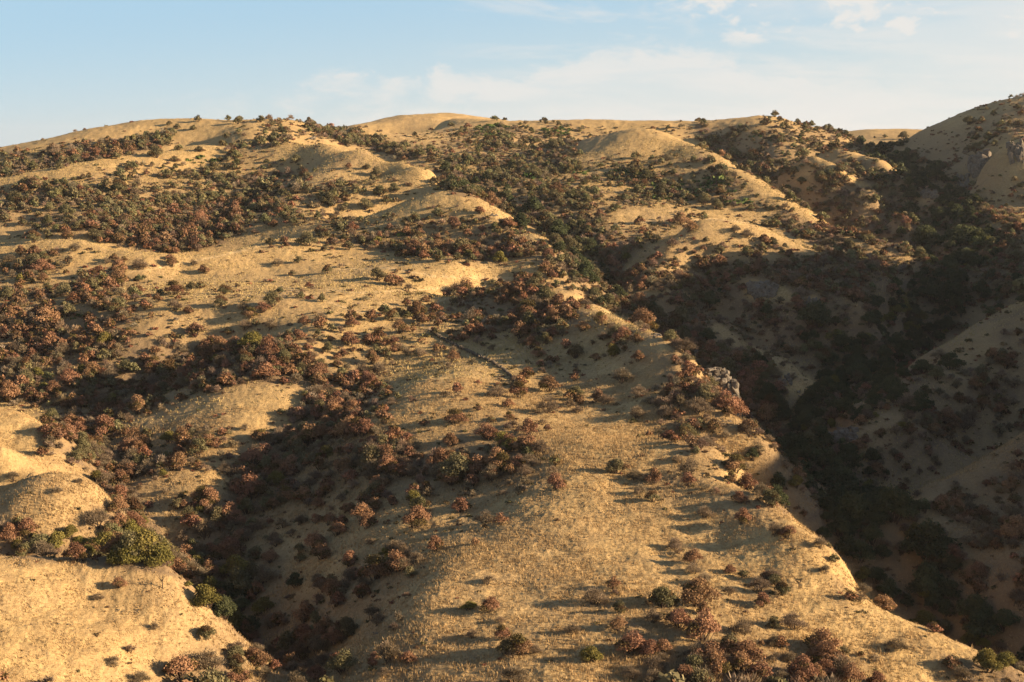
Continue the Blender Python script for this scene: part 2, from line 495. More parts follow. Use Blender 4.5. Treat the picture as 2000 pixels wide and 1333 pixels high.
COV = np.array([[int(c) for c in (r + '0' * 50)[:50]] for r in COVER], float)

BARE = [
    ([(1900, 335), (1990, 300)], 20, 1.0), ([(1880, 362), (1868, 380)], 10, 1.0), ([(1470, 565), (1530, 580)], 15, 1.0), ([(1588, 590), (1600, 612)], 12, 1.0), ([(1620, 858), (1665, 845)], 15, 1.0), ([(1530, 745), (1575, 772)], 14, 0.9), ([(1800, 385), (1830, 382)], 12, 0.8),
    ([(1000, 236), (1250, 233), (1470, 230)], 11, 1.0), ([(720, 230), (860, 225), (960, 235)], 14, 1.0),  # grassy crest lines kept free of brush: points, half width in px, strength
    ([(0, 358), (100, 338), (200, 319), (300, 307), (380, 298)], 9, 1.0), ([(-20, 288), (100, 268), (200, 250), (300, 244), (380, 246)], 16, 1.0),
    ([(640, 292), (720, 308), (800, 330), (850, 350)], 15, 1.0), ([(560, 300), (640, 310), (720, 325)], 14, 0.8), ([(700, 420), (780, 404), (870, 390), (940, 398), (1000, 428), (1060, 470), (1080, 485)], 9, 0.9),
    ([(1150, 290), (1200, 275), (1250, 268), (1310, 276), (1350, 290)], 16, 1.0), ([(1380, 300), (1440, 335), (1500, 375), (1560, 410), (1620, 445)], 8, 0.9), ([(1640, 455), (1700, 487), (1780, 512)], 6, 0.6),
    ([(1230, 525), (1290, 478), (1345, 445), (1420, 436), (1500, 452), (1590, 492)], 10, 0.9), ([(1200, 430), (1300, 410), (1400, 420), (1500, 425)], 10, 0.7),
    ([(0, 484), (100, 478), (170, 480), (260, 498), (330, 510), (400, 500), (470, 485), (540, 462)], 12, 1.0), ([(330, 545), (500, 535), (700, 535), (900, 535), (1040, 530)], 14, 0.5),
    ([(2000, 608), (1930, 640), (1860, 672), (1790, 708), (1720, 752), (1660, 800)], 9, 0.9), ([(2000, 858), (1900, 908), (1800, 958), (1730, 1000)], 10, 0.9), ([(1700, 1010), (1750, 1040), (1800, 1075)], 8, 0.5),
    ([(1060, 572), (1140, 590), (1200, 625), (1250, 660), (1300, 684)], 8, 0.8), ([(1595, 313), (1640, 336), (1700, 370)], 6, 0.7), ([(1650, 298), (1720, 315), (1780, 350)], 5, 0.6),
    ([(1110, 900), (1170, 960), (1250, 1000), (1330, 1030), (1450, 1060), (1540, 1100)], 26, 0.9), ([(1550, 1020), (1600, 1080), (1660, 1125), (1720, 1205), (1800, 1240), (1900, 1282)], 14, 0.9),
    ([(0, 815), (60, 825), (90, 840)], 12, 1.0), ([(0, 880), (80, 912), (150, 948), (200, 970)], 12, 1.0), ([(0, 1105), (200, 1120), (330, 1142), (400, 1195)], 12, 1.0),
    ([(300, 860), (360, 800), (480, 770), (580, 775)], 14, 0.7), ([(1040, 1150), (1000, 1100), (1060, 1040), (1110, 980)], 40, 0.9), ([(1380, 590), (1300, 570), (1220, 575)], 7, 0.5), ([(1400, 640), (1440, 670), (1500, 700), (1560, 730), (1600, 755)], 8, 0.8),
]
THICK = [
    ([(1640, 950), (1680, 1040), (1760, 1120), (1840, 1190), (1930, 1260), (2010, 1330)], 62, 0.97), ([(1620, 860), (1700, 770), (1800, 660), (1880, 580), (1990, 545)], 30, 0.97),
    ([(1610, 345), (1680, 400), (1760, 450), (1830, 500)], 20, 0.9), ([(1650, 325), (1740, 360), (1800, 392)], 14, 0.85), ([(1380, 520), (1300, 600), (1450, 600)], 18, 0.8),  # thickets that the coarse table misses
    ([(100, 320), (180, 305), (260, 290), (320, 268)], 14, 0.8), ([(0, 340), (80, 325)], 8, 0.8), ([(230, 470), (330, 478), (420, 468)], 20, 0.95), ([(400, 440), (480, 405), (520, 400)], 16, 0.8),
    ([(650, 262), (690, 275), (740, 290), (800, 320), (860, 350), (900, 375), (980, 405), (1060, 440), (1110, 490), (1130, 540)], 12, 0.95), ([(1370, 250), (1400, 290), (1450, 320), (1500, 345)], 10, 0.95),
    ([(700, 470), (800, 485), (900, 490), (1000, 495), (1070, 495)], 11, 0.75), ([(620, 800), (600, 850), (520, 920), (460, 1000), (410, 1090), (440, 1170), (510, 1230)], 34, 0.9), ([(20, 700), (150, 680), (300, 730), (420, 700), (560, 720)], 30, 0.9),
    ([(100, 840), (190, 900), (250, 980), (290, 1050)], 26, 0.85), ([(0, 1065), (100, 1085), (250, 1095), (380, 1110)], 18, 0.95), ([(1190, 590), (1300, 620), (1420, 720), (1500, 790)], 16, 0.9),
    ([(1500, 620), (1600, 650), (1650, 690)], 24, 0.9), ([(1380, 520), (1500, 530), (1650, 550), (1800, 560)], 16, 0.8), ([(1300, 790), (1340, 830), (1370, 860)], 24, 0.8), ([(900, 585), (980, 590), (1060, 600), (1120, 620)], 14, 0.7),
    ([(1960, 760), (1880, 800), (1800, 850), (1740, 900)], 34, 0.8), ([(1990, 690), (1900, 730), (1820, 770)], 16, 0.5), ([(1970, 930), (1940, 1000), (1900, 1060)], 26, 0.5), ([(1760, 1030), (1800, 1070), (1860, 1120), (1950, 1180)], 30, 0.6), ([(1980, 620), (1900, 665), (1830, 700)], 12, 0.45), ([(1800, 450), (1850, 520), (1960, 480), (1930, 580)], 30, 0.8), ([(1760, 320), (1820, 340), (1880, 400)], 20, 0.5), ([(1700, 380), (1760, 440), (1830, 500)], 18, 0.85), ([(1520, 960), (1560, 1000), (1600, 1040)], 22, 0.8),
]
TRACKS = [([(640, 566), (700, 572), (780, 569), (850, 564), (1000, 560)], 1.6, 0.6), ([(660, 526), (760, 524), (850, 540), (980, 545), (1060, 535)], 1.6, 0.5), ([(560, 560), (640, 590), (700, 610), (790, 620), (840, 645)], 1.5, 0.5),
          ([(800, 605), (850, 592), (880, 580)], 1.5, 0.5), ([(250, 533), (330, 520), (430, 500), (560, 470), (740, 440)], 2.0, 0.45), ([(1180, 440), (1300, 430), (1400, 428), (1500, 440)], 1.5, 0.4)]

def cover_at(px, py):
    c = cover_raw(px, py)
    for l, h, v in THICK:
        c = np.maximum(c, v * np.clip(1.7 - seg_dist(px, py, l) / h, 0, 1))
    for l, h, v in BARE:
        c = c * (1 - v * np.clip(1.6 - seg_dist(px, py, l) / h, 0, 1))
    return c

def cover_raw(px, py):
    # jitter the lookup so that the borders of thickets are ragged
    fx = np.clip(px / 40.0 - 0.5, 0, 48.999); fy = np.clip((py - 200) / 40.0 - 0.5, 0, 26.999)
    ix = fx.astype(int); iy = fy.astype(int); tx = fx - ix; ty = fy - iy
    c = (COV[iy, ix] * (1 - tx) + COV[iy, ix + 1] * tx) * (1 - ty) + (COV[iy + 1, ix] * (1 - tx) + COV[iy + 1, ix + 1] * tx) * ty
    c = c / 10.0
    for cx, cy, rx, ry, a in ((1500, 640, 330, 140, 0.25), (1760, 430, 220, 120, 0.2), (820, 900, 280, 110, 0.12), (1480, 1290, 300, 60, 0.15), (1850, 950, 260, 300, 0.13), (1000, 620, 180, 50, 0.1)):
        c = c + a * np.clip(1.5 - 1.5 * (((px - cx) / rx) ** 2 + ((py - cy) / ry) ** 2), 0, 1) * (c > 0.12)
    return np.clip(c, 0, 1)

CANYON = [(1740,322),(1800,370),(1850,402),(1885,460),(1880,520),(1800,622),(1700,722),(1620,812),(1595,868),(1625,930),(1660,1000),(1740,1090),(1830,1190),(1920,1262),(2000,1322)]
G1LINE = [(900,368),(980,400),(1060,437),(1110,477),(1140,532),(1190,587)]

def seg_dist(px, py, line):
    d = np.full(px.shape, 1e9)
    for (x0, y0), (x1, y1) in zip(line[:-1], line[1:]):
        vx, vy = x1 - x0, y1 - y0
        t = np.clip(((px - x0) * vx + (py - y0) * vy) / (vx * vx + vy * vy), 0, 1)
        d = np.minimum(d, np.hypot(px - x0 - t * vx, py - y0 - t * vy))
    return d

KINDS = 'grbyd'
def kind_weights(px, py):
    w = np.zeros((len(px), 5))
    top = np.clip((560 - py) / 160, 0, 1)[:, None]
    w += top * np.array([.60, .08, .32, 0, 0]) + (1 - top) * np.array([.16, .42, .40, .02, 0])
    for cx, cy, rx, ry, ww in (
        (300, 480, 190, 45, (.2, .5, .3, 0, 0)), (480, 410, 120, 45, (.35, .35, .3, 0, 0)), (150, 300, 190, 30, (.35, .35, .3, 0, 0)),
        (930, 470, 160, 50, (.2, .5, .3, 0, 0)), (1000, 600, 200, 60, (.15, .45, .4, 0, 0)), (1350, 370, 170, 60, (.65, .05, .3, 0, 0)),
        (1500, 640, 300, 110, (.15, .2, .62, 0, .03)), (1680, 440, 150, 110, (.3, .15, .55, 0, 0)), (1350, 800, 110, 130, (.1, .45, .45, 0, 0)),
        (1850, 900, 260, 300, (.05, .33, .62, 0, 0)), (190, 1080, 240, 45, (.3, .15, .2, .35, 0)), (480, 1180, 130, 80, (.1, .2, .35, .1, .25)),
        (1560, 960, 80, 80, (.1, .25, .6, 0, .05)), (1800, 400, 100, 120, (.25, .1, .5, 0, .15))):
        k = np.clip(1.6 - 1.6 * np.hypot((px - cx) / rx, (py - cy) / ry) ** 2, 0, 1)[:, None]
        w = w * (1 - k) + k * np.array(ww)
    k = np.clip(1.5 - seg_dist(px, py, CANYON) / np.where(py > 560, 95, 45), 0, 1)[:, None]
    w = w * (1 - k) + k * np.array([.06, .02, .17, .05, .7])
    k = np.clip(1.4 - seg_dist(px, py, G1LINE) / 40, 0, 1)[:, None]
    w = w * (1 - k) + k * np.array([.45, .05, .3, 0, .2])
    return w / w.sum(1, keepdims=True)

# single shrubs read from the photograph: x of the stem, y of the foot, width (px of the 2000-wide frame), kind
SINGLES = """
543 519 29 b;571 538 16 g;583 514 20 g;640 535 25 g;736 549 42 g;600 481 40 g;633 466 34 g;529 478 22 g;680 489 23 g;633 491 14 g;671 468 16 g;798 500 15 r
438 575 32 g;430 599 30 g;476 606 28 b;489 621 32 r;499 637 22 g;529 642 35 b;596 635 26 r;588 583 22 g;607 583 12 r;629 590 22 g;532 598 38 g;512 610 30 r;625 627 26 b;566 638 14 b
682 676 40 r;688 639 26 r;702 624 14 r;767 627 34 g;780 652 40 r;733 690 24 g;727 711 36 r;600 685 22 r;562 660 22 g;580 660 22 r;622 655 16 g;640 688 28 g;444 653 22 g;478 645 30 b;403 535 16 r
856 493 38 r;893 509 22 g;897 492 18 r;915 497 24 r;912 517 14 g;940 509 20 b;974 514 30 y;1016 503 30 g;1071 508 30 r;1065 534 36 r;1077 545 24 r;1038 546 16 r;1053 554 22 r;976 556 18 r;1006 543 9 r;913 564 16 g;833 590 20 r;892 578 46 b
806 648 18 r;824 669 17 r;855 698 20 b;885 706 28 r;963 684 22 b;960 664 22 r;1065 672 30 g;1037 681 30 r;1051 698 32 r;1017 673 22 b;1105 681 24 r;1125 699 36 g;1157 673 18 b;1180 664 30 b;1136 646 30 r;1173 633 30 r;1195 645 26 b;1180 697 12 b;1145 598 26 b
890 828 48 r;764 791 26 b;867 775 24 b;972 776 44 b;1072 766 40 r;1125 773 34 g;1180 791 40 b;1245 816 46 b;1070 806 50 b;1128 806 26 b;994 821 26 r;1032 851 46 r;985 872 50 y;880 872 36 r;1055 886 40 b;1085 956 46 r;712 852 46 r;757 926 52 r;980 921 50 r;1035 911 44 b;872 936 46 r;910 931 32 r;824 896 18 r;1217 746 50 b;1248 776 40 b;1246 706 26 r;1221 686 16 r;1204 926 44 g;1277 946 40 r;1240 936 36 b
815 1031 62 r;900 1000 42 r;948 1022 44 b;850 1076 38 r;777 1102 42 r;718 1031 38 r;686 1001 28 r;723 1063 24 b;928 1066 20 r;947 1031 11 r;811 1101 38 b;955 1141 32 b;916 1191 30 y;958 1196 44 r;1162 1181 60 b;981 1249 38 r;922 1246 26 b;1045 1276 28 b;1210 1229 42 r;1236 1276 72 r;1294 1276 48 r;1155 1293 50 y;1007 1336 66 b;1230 1326 46 b;1274 1216 48 b;1326 1227 62 r;797 1296 40 r;750 1321 30 b
1346 926 46 b;1444 983 34 r;1377 1013 40 b;1451 1023 40 r;1512 1046 40 b;1540 1050 40 r;1548 1079 15 t;1502 1000 13 t;1356 1103 40 r;1375 1141 44 b;1425 1121 28 r;1450 1129 24 g;1479 1156 46 b;1561 1151 28 t;1528 1164 38 g;1422 1163 32 b;1489 1186 40 r;1374 1201 34 r;1450 1239 56 b;1552 1229 56 b;1510 1227 32 g;1487 1263 17 r;1395 1320 66 r;1446 1316 54 r;1338 1336 56 r;1566 1326 60 r;1612 1322 50 r;1660 1338 60 r;1712 1340 46 r
1629 1099 24 g;1612 1121 30 b;1688 1136 46 y;1685 1161 38 b;1720 1183 30 y;1602 1071 36 b;1810 1226 56 y;1845 1236 36 g;1899 1263 46 y;1962 1301 44 y;1570 1008 20 r
112 963 26 b;155 946 22 b;25 939 34 b;188 941 40 y;190 1026 54 b;232 1006 48 r;255 1041 42 y;235 946 44 r;262 991 48 b;402 1049 50 b;438 1006 24 r;470 966 44 r;532 996 32 r;485 1056 34 b;440 1074 34 b;530 1098 40 r;629 1093 50 r;455 1096 46 r;385 1113 42 y;404 1186 60 y;368 1146 20 y;232 1149 32 r;193 1171 27 b;318 1149 24 t;403 1249 46 g;300 1229 24 b;515 1196 48 y;350 1326 78 r;622 991 30 r;616 1022 32 r;644 1026 34 r;572 1046 24 b;675 1001 26 r
92 464 22 g;147 490 29 b;65 474 38 g;132 467 26 r;183 468 36 g;208 515 20 b;223 509 20 r;242 512 14 r;233 534 36 r;274 527 38 b;331 507 16 r;337 520 28 r;377 518 20 b;397 533 22 r;24 541 24 b;60 554 18 g;85 553 26 r;82 527 28 g;65 512 26 r;85 507 26 g;41 499 26 r;20 511 26 b;232 561 44 r;212 583 20 g;312 577 20 g;340 577 40 r;374 566 22 g;392 564 24 g;340 607 34 b;368 613 24 r
387 238 18 g;331 245 14 g;346 252 14 g;378 254 16 g;226 311 18 g;150 318 26 g;305 308 38 g;341 317 18 g;350 294 20 g;389 297 18 g;10 434 24 g;45 440 18 g;94 443 32 g;97 413 26 g;128 424 34 g;175 413 22 g;208 421 24 g;183 438 24 g;150 451 30 g;24 409 24 g;22 391 22 g
445 236 15 g;468 237 17 g;510 239 23 g;625 249 14 g;650 249 16 g;442 270 16 g;433 283 16 g;579 318 24 g;667 315 10 b;681 330 16 r;716 331 16 g;736 344 26 g;728 353 20 g;769 356 16 b;742 384 30 g;770 376 26 g;756 398 24 g;712 410 30 g;587 428 16 g;657 425 20 b;630 462 30 g;573 440 24 g;545 372 26 g;552 385 22 g;596 350 26 g;470 400 28 g
1027 243 12 b;1055 239 7 g;1066 240 11 g;1081 240 7 g;1090 241 8 g;840 292 18 g;1513 229 19 g;1496 245 22 g;1572 252 12 g;1764 272 21 g;1728 269 10 g;1708 270 6 g;1892 244 28 g;1918 240 16 g;1940 226 16 g;1987 213 18 g;1988 249 24 g;1907 273 20 g;1925 286 18 g;1943 285 16 g;1905 297 26 g;1294 391 24 g;1375 400 30 g;1400 408 30 g;1341 414 10 g;1277 405 8 g;1240 363 22 r;1258 366 26 g;1241 311 22 g;1320 408 9 g;1222 376 8 g;1400 262 6 b
1365 425 14 r;1330 440 34 r;1345 452 36 r;1435 455 26 b;1460 465 28 b;1250 440 24 r;1205 545 24 r;1212 565 22 r;1530 716 18 b;1370 720 30 b;1365 655 32 b;1425 675 28 b;1705 690 26 b;1770 985 24 r;1790 970 20 b;1700 800 26 b;1835 700 30 b
"""
ZONES = [
    (0,200,330,285,'along the crest of the upper left hill'),(330,200,560,262,'on the bare hilltop left on the skyline'),(560,200,700,300,'in the saddle of the left skyline'),
    (700,200,1010,262,'below the round far hill of the skyline'),(1010,200,1120,262,'in the row on the central skyline'),(1120,200,1460,262,'below the flat right part of the skyline'),
    (1460,200,1700,300,'on the pointed knoll of the right skyline'),(1700,230,1800,300,'in the far gap beside the right hill'),(1800,180,2001,310,'on the lit shelf at the right edge'),
    (0,262,380,340,'in the shaded fold below the left skyline'),(380,262,560,330,'on the grassy shoulder under the left hilltop'),(560,262,900,345,'on the smooth lit dome left of centre'),
    (0,340,230,450,'on the brushy far left slope'),(230,330,480,450,'in the dark upper left hollow'),(480,330,700,450,'on the long shadowed slope below the dome'),
    (700,345,880,430,'on the lit slope beside the stream gully'),(0,450,200,500,'around the lit knoll at the left edge'),(200,450,480,505,'in the russet thicket behind the lit knoll'),
    (480,450,700,505,'above the pale grass bench'),(700,430,1120,515,'at the foot of the second rounded hill'),(880,260,1180,440,'on the brushy slope beyond the stream gully'),
    (1180,262,1460,345,'around the bare round dome at upper right'),(1180,345,1450,420,'in the green middle right patch'),(1180,420,1500,500,'above the small lit knoll right of centre'),
    (1450,300,1700,500,'on the long ridge descending to the ravine'),(1700,310,2001,620,'at the rocky head of the ravine'),(0,500,250,600,'on the gold slope at the left edge'),
    (250,500,480,600,'on the pale grass bench, left half'),(480,505,800,575,'on the middle of the pale grass bench'),(800,515,1130,575,'on the pale grass bench, right end'),
    (480,575,760,660,'on the gold slope above the left thicket'),(760,570,1000,700,'above the low stone wall'),(1000,570,1280,720,'on the brushy top of the main spur'),
    (0,600,480,830,'in the dense russet thicket at the left'),(480,660,780,830,'where the left thicket meets the main spur'),(780,690,1100,800,'on the open grass below the stone wall'),
    (1100,700,1300,830,'on the upper right flank of the spur'),(1300,640,1480,900,'among the rocks edging the main spur'),(1130,500,1450,700,'on the shaded slope across the ravine'),
    (1450,500,1760,800,'on the shaded ravine wall'),(0,830,300,1050,'around the lit knolls at the left edge'),(300,830,560,1050,'on the grass tongue left of the gully'),
    (560,800,800,980,'on the upper left flank of the spur'),(800,800,1120,980,'below the crest of the main spur'),(560,980,1000,1130,'on the shaded left flank of the spur'),
    (1120,860,1420,1000,'in the swale right of the spur crest'),(1420,900,1640,1080,'along the right brink of the main spur'),(0,1040,440,1130,'in the green lower left gully strip'),
    (0,1110,330,1340,'on the lit lower left corner knoll'),(330,1110,620,1340,'in the dark lower left gully'),(620,1130,880,1340,'on the lower left shoulder of the spur'),
    (880,1060,1250,1230,'on the open lower face of the spur'),(1250,1060,1620,1200,'on the lower right face of the spur'),(880,1200,1180,1345,'at the bottom centre of the picture'),
    (1180,1190,1760,1345,'in the foreground brush at the bottom right'),(1600,1050,2001,1345,'beside the ravine at the lower right'),(1450,800,1760,1060,'in the black ravine bottom'),(1600,600,2001,1060,'on the shaded spur at the right edge'),
]

NU, NV = 1000, 1000
uu = np.concatenate([np.linspace(-0.72, -0.40, 60)[:-1], np.linspace(-0.40, 0.40, NU), np.linspace(0.40, 1.0, 110)[1:]])
dd = np.concatenate([np.linspace(12, 150, 40)[:-1], 150 * (1350 / 150.) ** np.linspace(0, 1, NV), np.geomspace(1350, 9000, 24)[1:]])
U, Dg = np.meshgrid(uu, dd)
TXX = U * (Dg + 25.0); TYY = Dg
TZZ = height(TXX.ravel(), TYY.ravel(), True).reshape(U.shape)
co = np.stack([TXX, TYY, TZZ], -1).reshape(-1, 3)
nu, nv = len(uu), len(dd)
i0 = (np.arange(nv - 1)[:, None] * nu + np.arange(nu - 1)[None]).ravel()
faces = np.stack([i0, i0 + 1, i0 + nu + 1, i0 + nu], 1).ravel()
gpx, gpy = project(co[:, 0], co[:, 1], co[:, 2])
trk = np.zeros(len(co))
for l, wdt, amt in TRACKS:
    trk = np.maximum(trk, amt * np.clip(1.3 - seg_dist(gpx, gpy, l) / wdt, 0, 1))
seen = (co[:, 1] > 300) & (co[:, 1] < 640)
trk = np.where(seen, trk, 0)
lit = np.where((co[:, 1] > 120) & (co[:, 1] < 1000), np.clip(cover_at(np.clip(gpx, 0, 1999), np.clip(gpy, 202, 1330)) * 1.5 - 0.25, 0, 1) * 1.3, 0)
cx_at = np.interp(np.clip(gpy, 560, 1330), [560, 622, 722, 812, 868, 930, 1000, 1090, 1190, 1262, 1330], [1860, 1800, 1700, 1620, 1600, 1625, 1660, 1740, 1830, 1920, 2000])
right_shade = np.clip((gpx - cx_at + 10) / 30, 0, 1) * (gpy > 570) * (co[:, 1] < 620) * (co[:, 1] > 150)  # slopes right of the ravine: browner ground with shade put into its colour
lit = np.maximum(lit, right_shade * (0.55 + 0.25 * fbm(co[:, 0], co[:, 1], 25, 3, 77)) * 1.5)
ehill_shade = np.clip(1.3 - ((gpx - 1850) / 120) ** 2 - ((gpy - 340) / 90) ** 2, 0, 1) * (co[:, 1] > 600) * (co[:, 1] < 1000)  # upper right hill: its shade is painted into the ground colour
lit = np.maximum(lit, ehill_shade * 0.75)
one = lambda a: np.stack([a, a, a, np.ones_like(a)], 1)
me = mesh_from('ground', co, faces, 4, [gm], True, {'track': one(trk), 'litter_and_shade': one(lit)})
ground = bpy.data.objects.new('ground', me)
ground['kind'] = 'structure'
C.objects.link(ground)

# ------------------------------------------------------------------ foliage shapes
R0 = np.random.RandomState(7)
# leaf colours (linear, real-world): dark, mid, light
LEAF = {
    'g': [(.080, .074, .038), (.135, .122, .062), (.20, .175, .095)],
    'r': [(.135, .078, .048), (.22, .124, .072), (.32, .188, .110)],
    'b': [(.120, .094, .064), (.18, .140, .094), (.26, .205, .140)],
    'y': [(.080, .078, .025), (.145, .130, .038), (.22, .19, .055)],
    'd': [(.034, .042, .021), (.058, .070, .032), (.088, .098, .047)],
    't': [(.07, .05, .035), (.10, .07, .05), (.13, .09, .06)],
}
SHAPE = {'g': (0.76, 0.03), 'r': (0.82, 0.06), 'b': (0.66, 0.02), 'y': (0.72, 0.02), 'd': (0.85, 0.05), 't': (1.25, 0.3)}  # height, clear stem (of width)

def rot_frames(n, rs, bias):
    """random orthonormal pairs; normals pulled towards bias"""
    nrm = rs.normal(size=(n, 3)) * 0.75 + bias * 1.0
    nrm /= np.linalg.norm(nrm, axis=1, keepdims=True) + 1e-9
    a = rs.normal(size=(n, 3))
    t = np.cross(nrm, a); t /= np.linalg.norm(t, axis=1, keepdims=True) + 1e-9
    return t, np.cross(nrm, t)

def crown(kind, seed, nleaf, lsize):
    rs = np.random.RandomState(seed)
    H, stem = SHAPE[kind]
    pal = np.array(LEAF[kind])
    nl = {'g': 14, 'r': 16, 'b': 12, 'y': 15, 'd': 14, 't': 5}[kind]
    # lobes spread over a dome
    an = rs.uniform(0, 2 * math.pi, nl); rr = np.sqrt(rs.uniform(0.02, 1, nl)) * 0.36
    lz = stem + (H - stem) * (0.20 + 0.52 * (1 - (rr / 0.4) ** 2) * rs.uniform(0.35, 1.1, nl))
    L = np.stack([np.cos(an) * rr, np.sin(an) * rr * rs.uniform(0.75, 1.0), lz], 1)
    L[0] = (0, 0, H * 0.7)
    lr = rs.uniform(0.12, 0.22, nl); lr[0] = 0.22
    pick = rs.choice(nl, nleaf, p=lr ** 2 / (lr ** 2).sum())
    d = rs.normal(size=(nleaf, 3)); d[:, 2] = np.abs(d[:, 2]) * 1.0 - 0.35
    d /= np.linalg.norm(d, axis=1, keepdims=True)
    shell = rs.uniform(0.55, 1.08, nleaf) if kind != 'b' else rs.uniform(0.2, 1.15, nleaf)
    # ragged sprigs stick out
    spr = rs.rand(nleaf) < 0.06
    shell[spr] *= 1.25
    P0 = L[pick] + d * (lr[pick] * shell)[:, None] * np.array([1.05, 1.05, 0.85])
    P0[:, 2] = np.maximum(P0[:, 2], 0.02)
    t, b = rot_frames(nleaf, rs, d)
    s = lsize * rs.uniform(0.6, 1.3, nleaf)[:, None]
    if kind == 'b':
        t = t * 0.35 ; b = b * 1.5      # twig-like slivers
        up = d * 0.7 + np.array([0, 0, 0.5]); up /= np.linalg.norm(up, axis=1, keepdims=True)
        b = up * 1.5
    V = np.stack([P0 - t * s, P0 - b * s * 0.8, P0 + t * s, P0 + b * s], 1).reshape(-1, 3)
    lob_t = rs.uniform(0, 1, nl)
    tt = np.clip(lob_t[pick] * 0.6 + rs.uniform(0, 0.7, nleaf) - 0.1, 0, 1)
    col = np.where(tt[:, None] < 0.5, pal[0] + (pal[1] - pal[0]) * tt[:, None] * 2, pal[1] + (pal[2] - pal[1]) * (tt[:, None] * 2 - 1))
    if kind == 'r':      # some lobes still hold greenish brown leaves
        g = (lob_t[pick] < 0.22)[:, None]
        col = np.where(g, np.array([.10, .075, .03]) * (0.7 + 0.6 * rs.rand(nleaf, 1)), col)
    if kind == 'g':
        g = (lob_t[pick] < 0.18)[:, None]
        col = np.where(g, np.array([.12, .072, .036]) * (0.7 + 0.6 * rs.rand(nleaf, 1)), col)
    C4 = np.repeat(np.concatenate([col, np.ones((nleaf, 1))], 1), 4, 0)
    F = np.arange(nleaf * 4)
    return V, F, C4, L, lr

def prism(a, b, ra, rb, n=4):
    a = np.array(a, float); b = np.array(b, float)
    d = b - a; d /= np.linalg.norm(d) + 1e-9
    u = np.cross(d, (0.3, 1, 0.1)); u /= np.linalg.norm(u) + 1e-9
    w = np.cross(d, u)
    an = np.arange(n) * 2 * math.pi / n
    ring = lambda c, r: c + r * (np.cos(an)[:, None] * u + np.sin(an)[:, None] * w)
    V = np.concatenate([ring(a, ra), ring(b, rb)])
    F = [i for k in range(n) for i in (k, (k + 1) % n, n + (k + 1) % n, n + k)]
    return V, F

def limbs(kind, seed, L, lr, fine):
    rs = np.random.RandomState(seed + 500)
    Vs, Fs = [], []; off = 0
    def put(a, b, ra, rb):
        nonlocal off
        V, F = prism(a, b, ra, rb); Vs.append(V); Fs.extend(i + off for i in F); off += len(V)
    nst = {'g': 2, 'r': 4, 'b': 6, 'y': 3, 'd': 2, 't': 1, 'v': 1}[kind]
    if kind == 't':
        fork = np.array([0.03, 0, 0.5]); put((0, 0, -0.15), fork, 0.05, 0.035)
        for k in range(7 if fine else 4):
            an = rs.uniform(0, 6.28); r = rs.uniform(0.25, 0.5)
            m = fork + np.array([math.cos(an) * r * .5, math.sin(an) * r * .5, rs.uniform(.12, .3)])
            e = fork + np.array([math.cos(an + .3) * r, math.sin(an + .3) * r, rs.uniform(.3, .75)])
            put(fork, m, .03, .02); put(m, e, .02, .006)
            for q in range(3):
                e2 = m + (e - m) * rs.uniform(.2, .9) + rs.normal(size=3) * .1 + np.array([0, 0, .08])
                put(m + (e - m) * rs.uniform(0, .6), e2, .012, .004)
    else:
        for k in range(len(L)):
            base = np.array([math.cos(k * 2.4), math.sin(k * 2.4), 0]) * 0.03 * (k % nst)
            mid = base + (L[k] - base) * 0.5 + rs.normal(size=3) * 0.02 - np.array([0, 0, 0.03])
            put(base + np.array([0, 0, -0.12]), mid, 0.018, 0.012); put(mid, L[k], 0.012, 0.005)
            if fine:
                for q in range(3):
                    d = rs.normal(size=3); d[2] = abs(d[2]); d /= np.linalg.norm(d)
                    put(L[k], L[k] + d * lr[k] * 1.05, 0.006, 0.002)
    V = np.concatenate(Vs)
    c = np.array([.075, .055, .042]) if kind != 't' else np.array([.10, .075, .055])
    C4 = np.tile(np.append(c, 1.0), (len(V), 1))
    return V, np.array(Fs), C4

def foliage_material(name, rough=0.75):
    m, nt, b = new_mat(name)
    at = nd(nt, 'ShaderNodeAttribute'); at.attribute_name = 'tint'
    oi = nd(nt, 'ShaderNodeObjectInfo')
    hsv = nd(nt, 'ShaderNodeHueSaturation')
    def mr(a, b_, src):
        n = nd(nt, 'ShaderNodeMapRange'); n.inputs[3].default_value = a; n.inputs[4].default_value = b_
        nt.links.new(src, n.inputs[0]); return n.outputs[0]
    nt.links.new(mr(0.488, 0.512, oi.outputs['Random']), hsv.inputs['Hue'])
    ml = nd(nt, 'ShaderNodeMath', operation='MULTIPLY'); ml.inputs[1].default_value = 7.31
    fr = nd(nt, 'ShaderNodeMath', operation='FRACT')
    nt.links.new(oi.outputs['Random'], ml.inputs[0]); nt.links.new(ml.outputs[0], fr.inputs[0])
    nt.links.new(mr(0.8, 1.25, fr.outputs[0]), hsv.inputs['Value'])
    nt.links.new(at.outputs['Color'], hsv.inputs['Color'])
    nt.links.new(hsv.outputs[0], b.inputs['Base Color'])
    tr = nd(nt, 'ShaderNodeBsdfTranslucent'); nt.links.new(hsv.outputs[0], tr.inputs[0])
    mx = nd(nt, 'ShaderNodeMixShader'); mx.inputs[0].default_value = 0.22
    nt.links.new(b.outputs[0], mx.inputs[1]); nt.links.new(tr.outputs[0], mx.inputs[2])
    out = [n for n in nt.nodes if n.type == 'OUTPUT_MATERIAL'][0]
    nt.links.new(mx.outputs[0], out.inputs['Surface'])
    return m

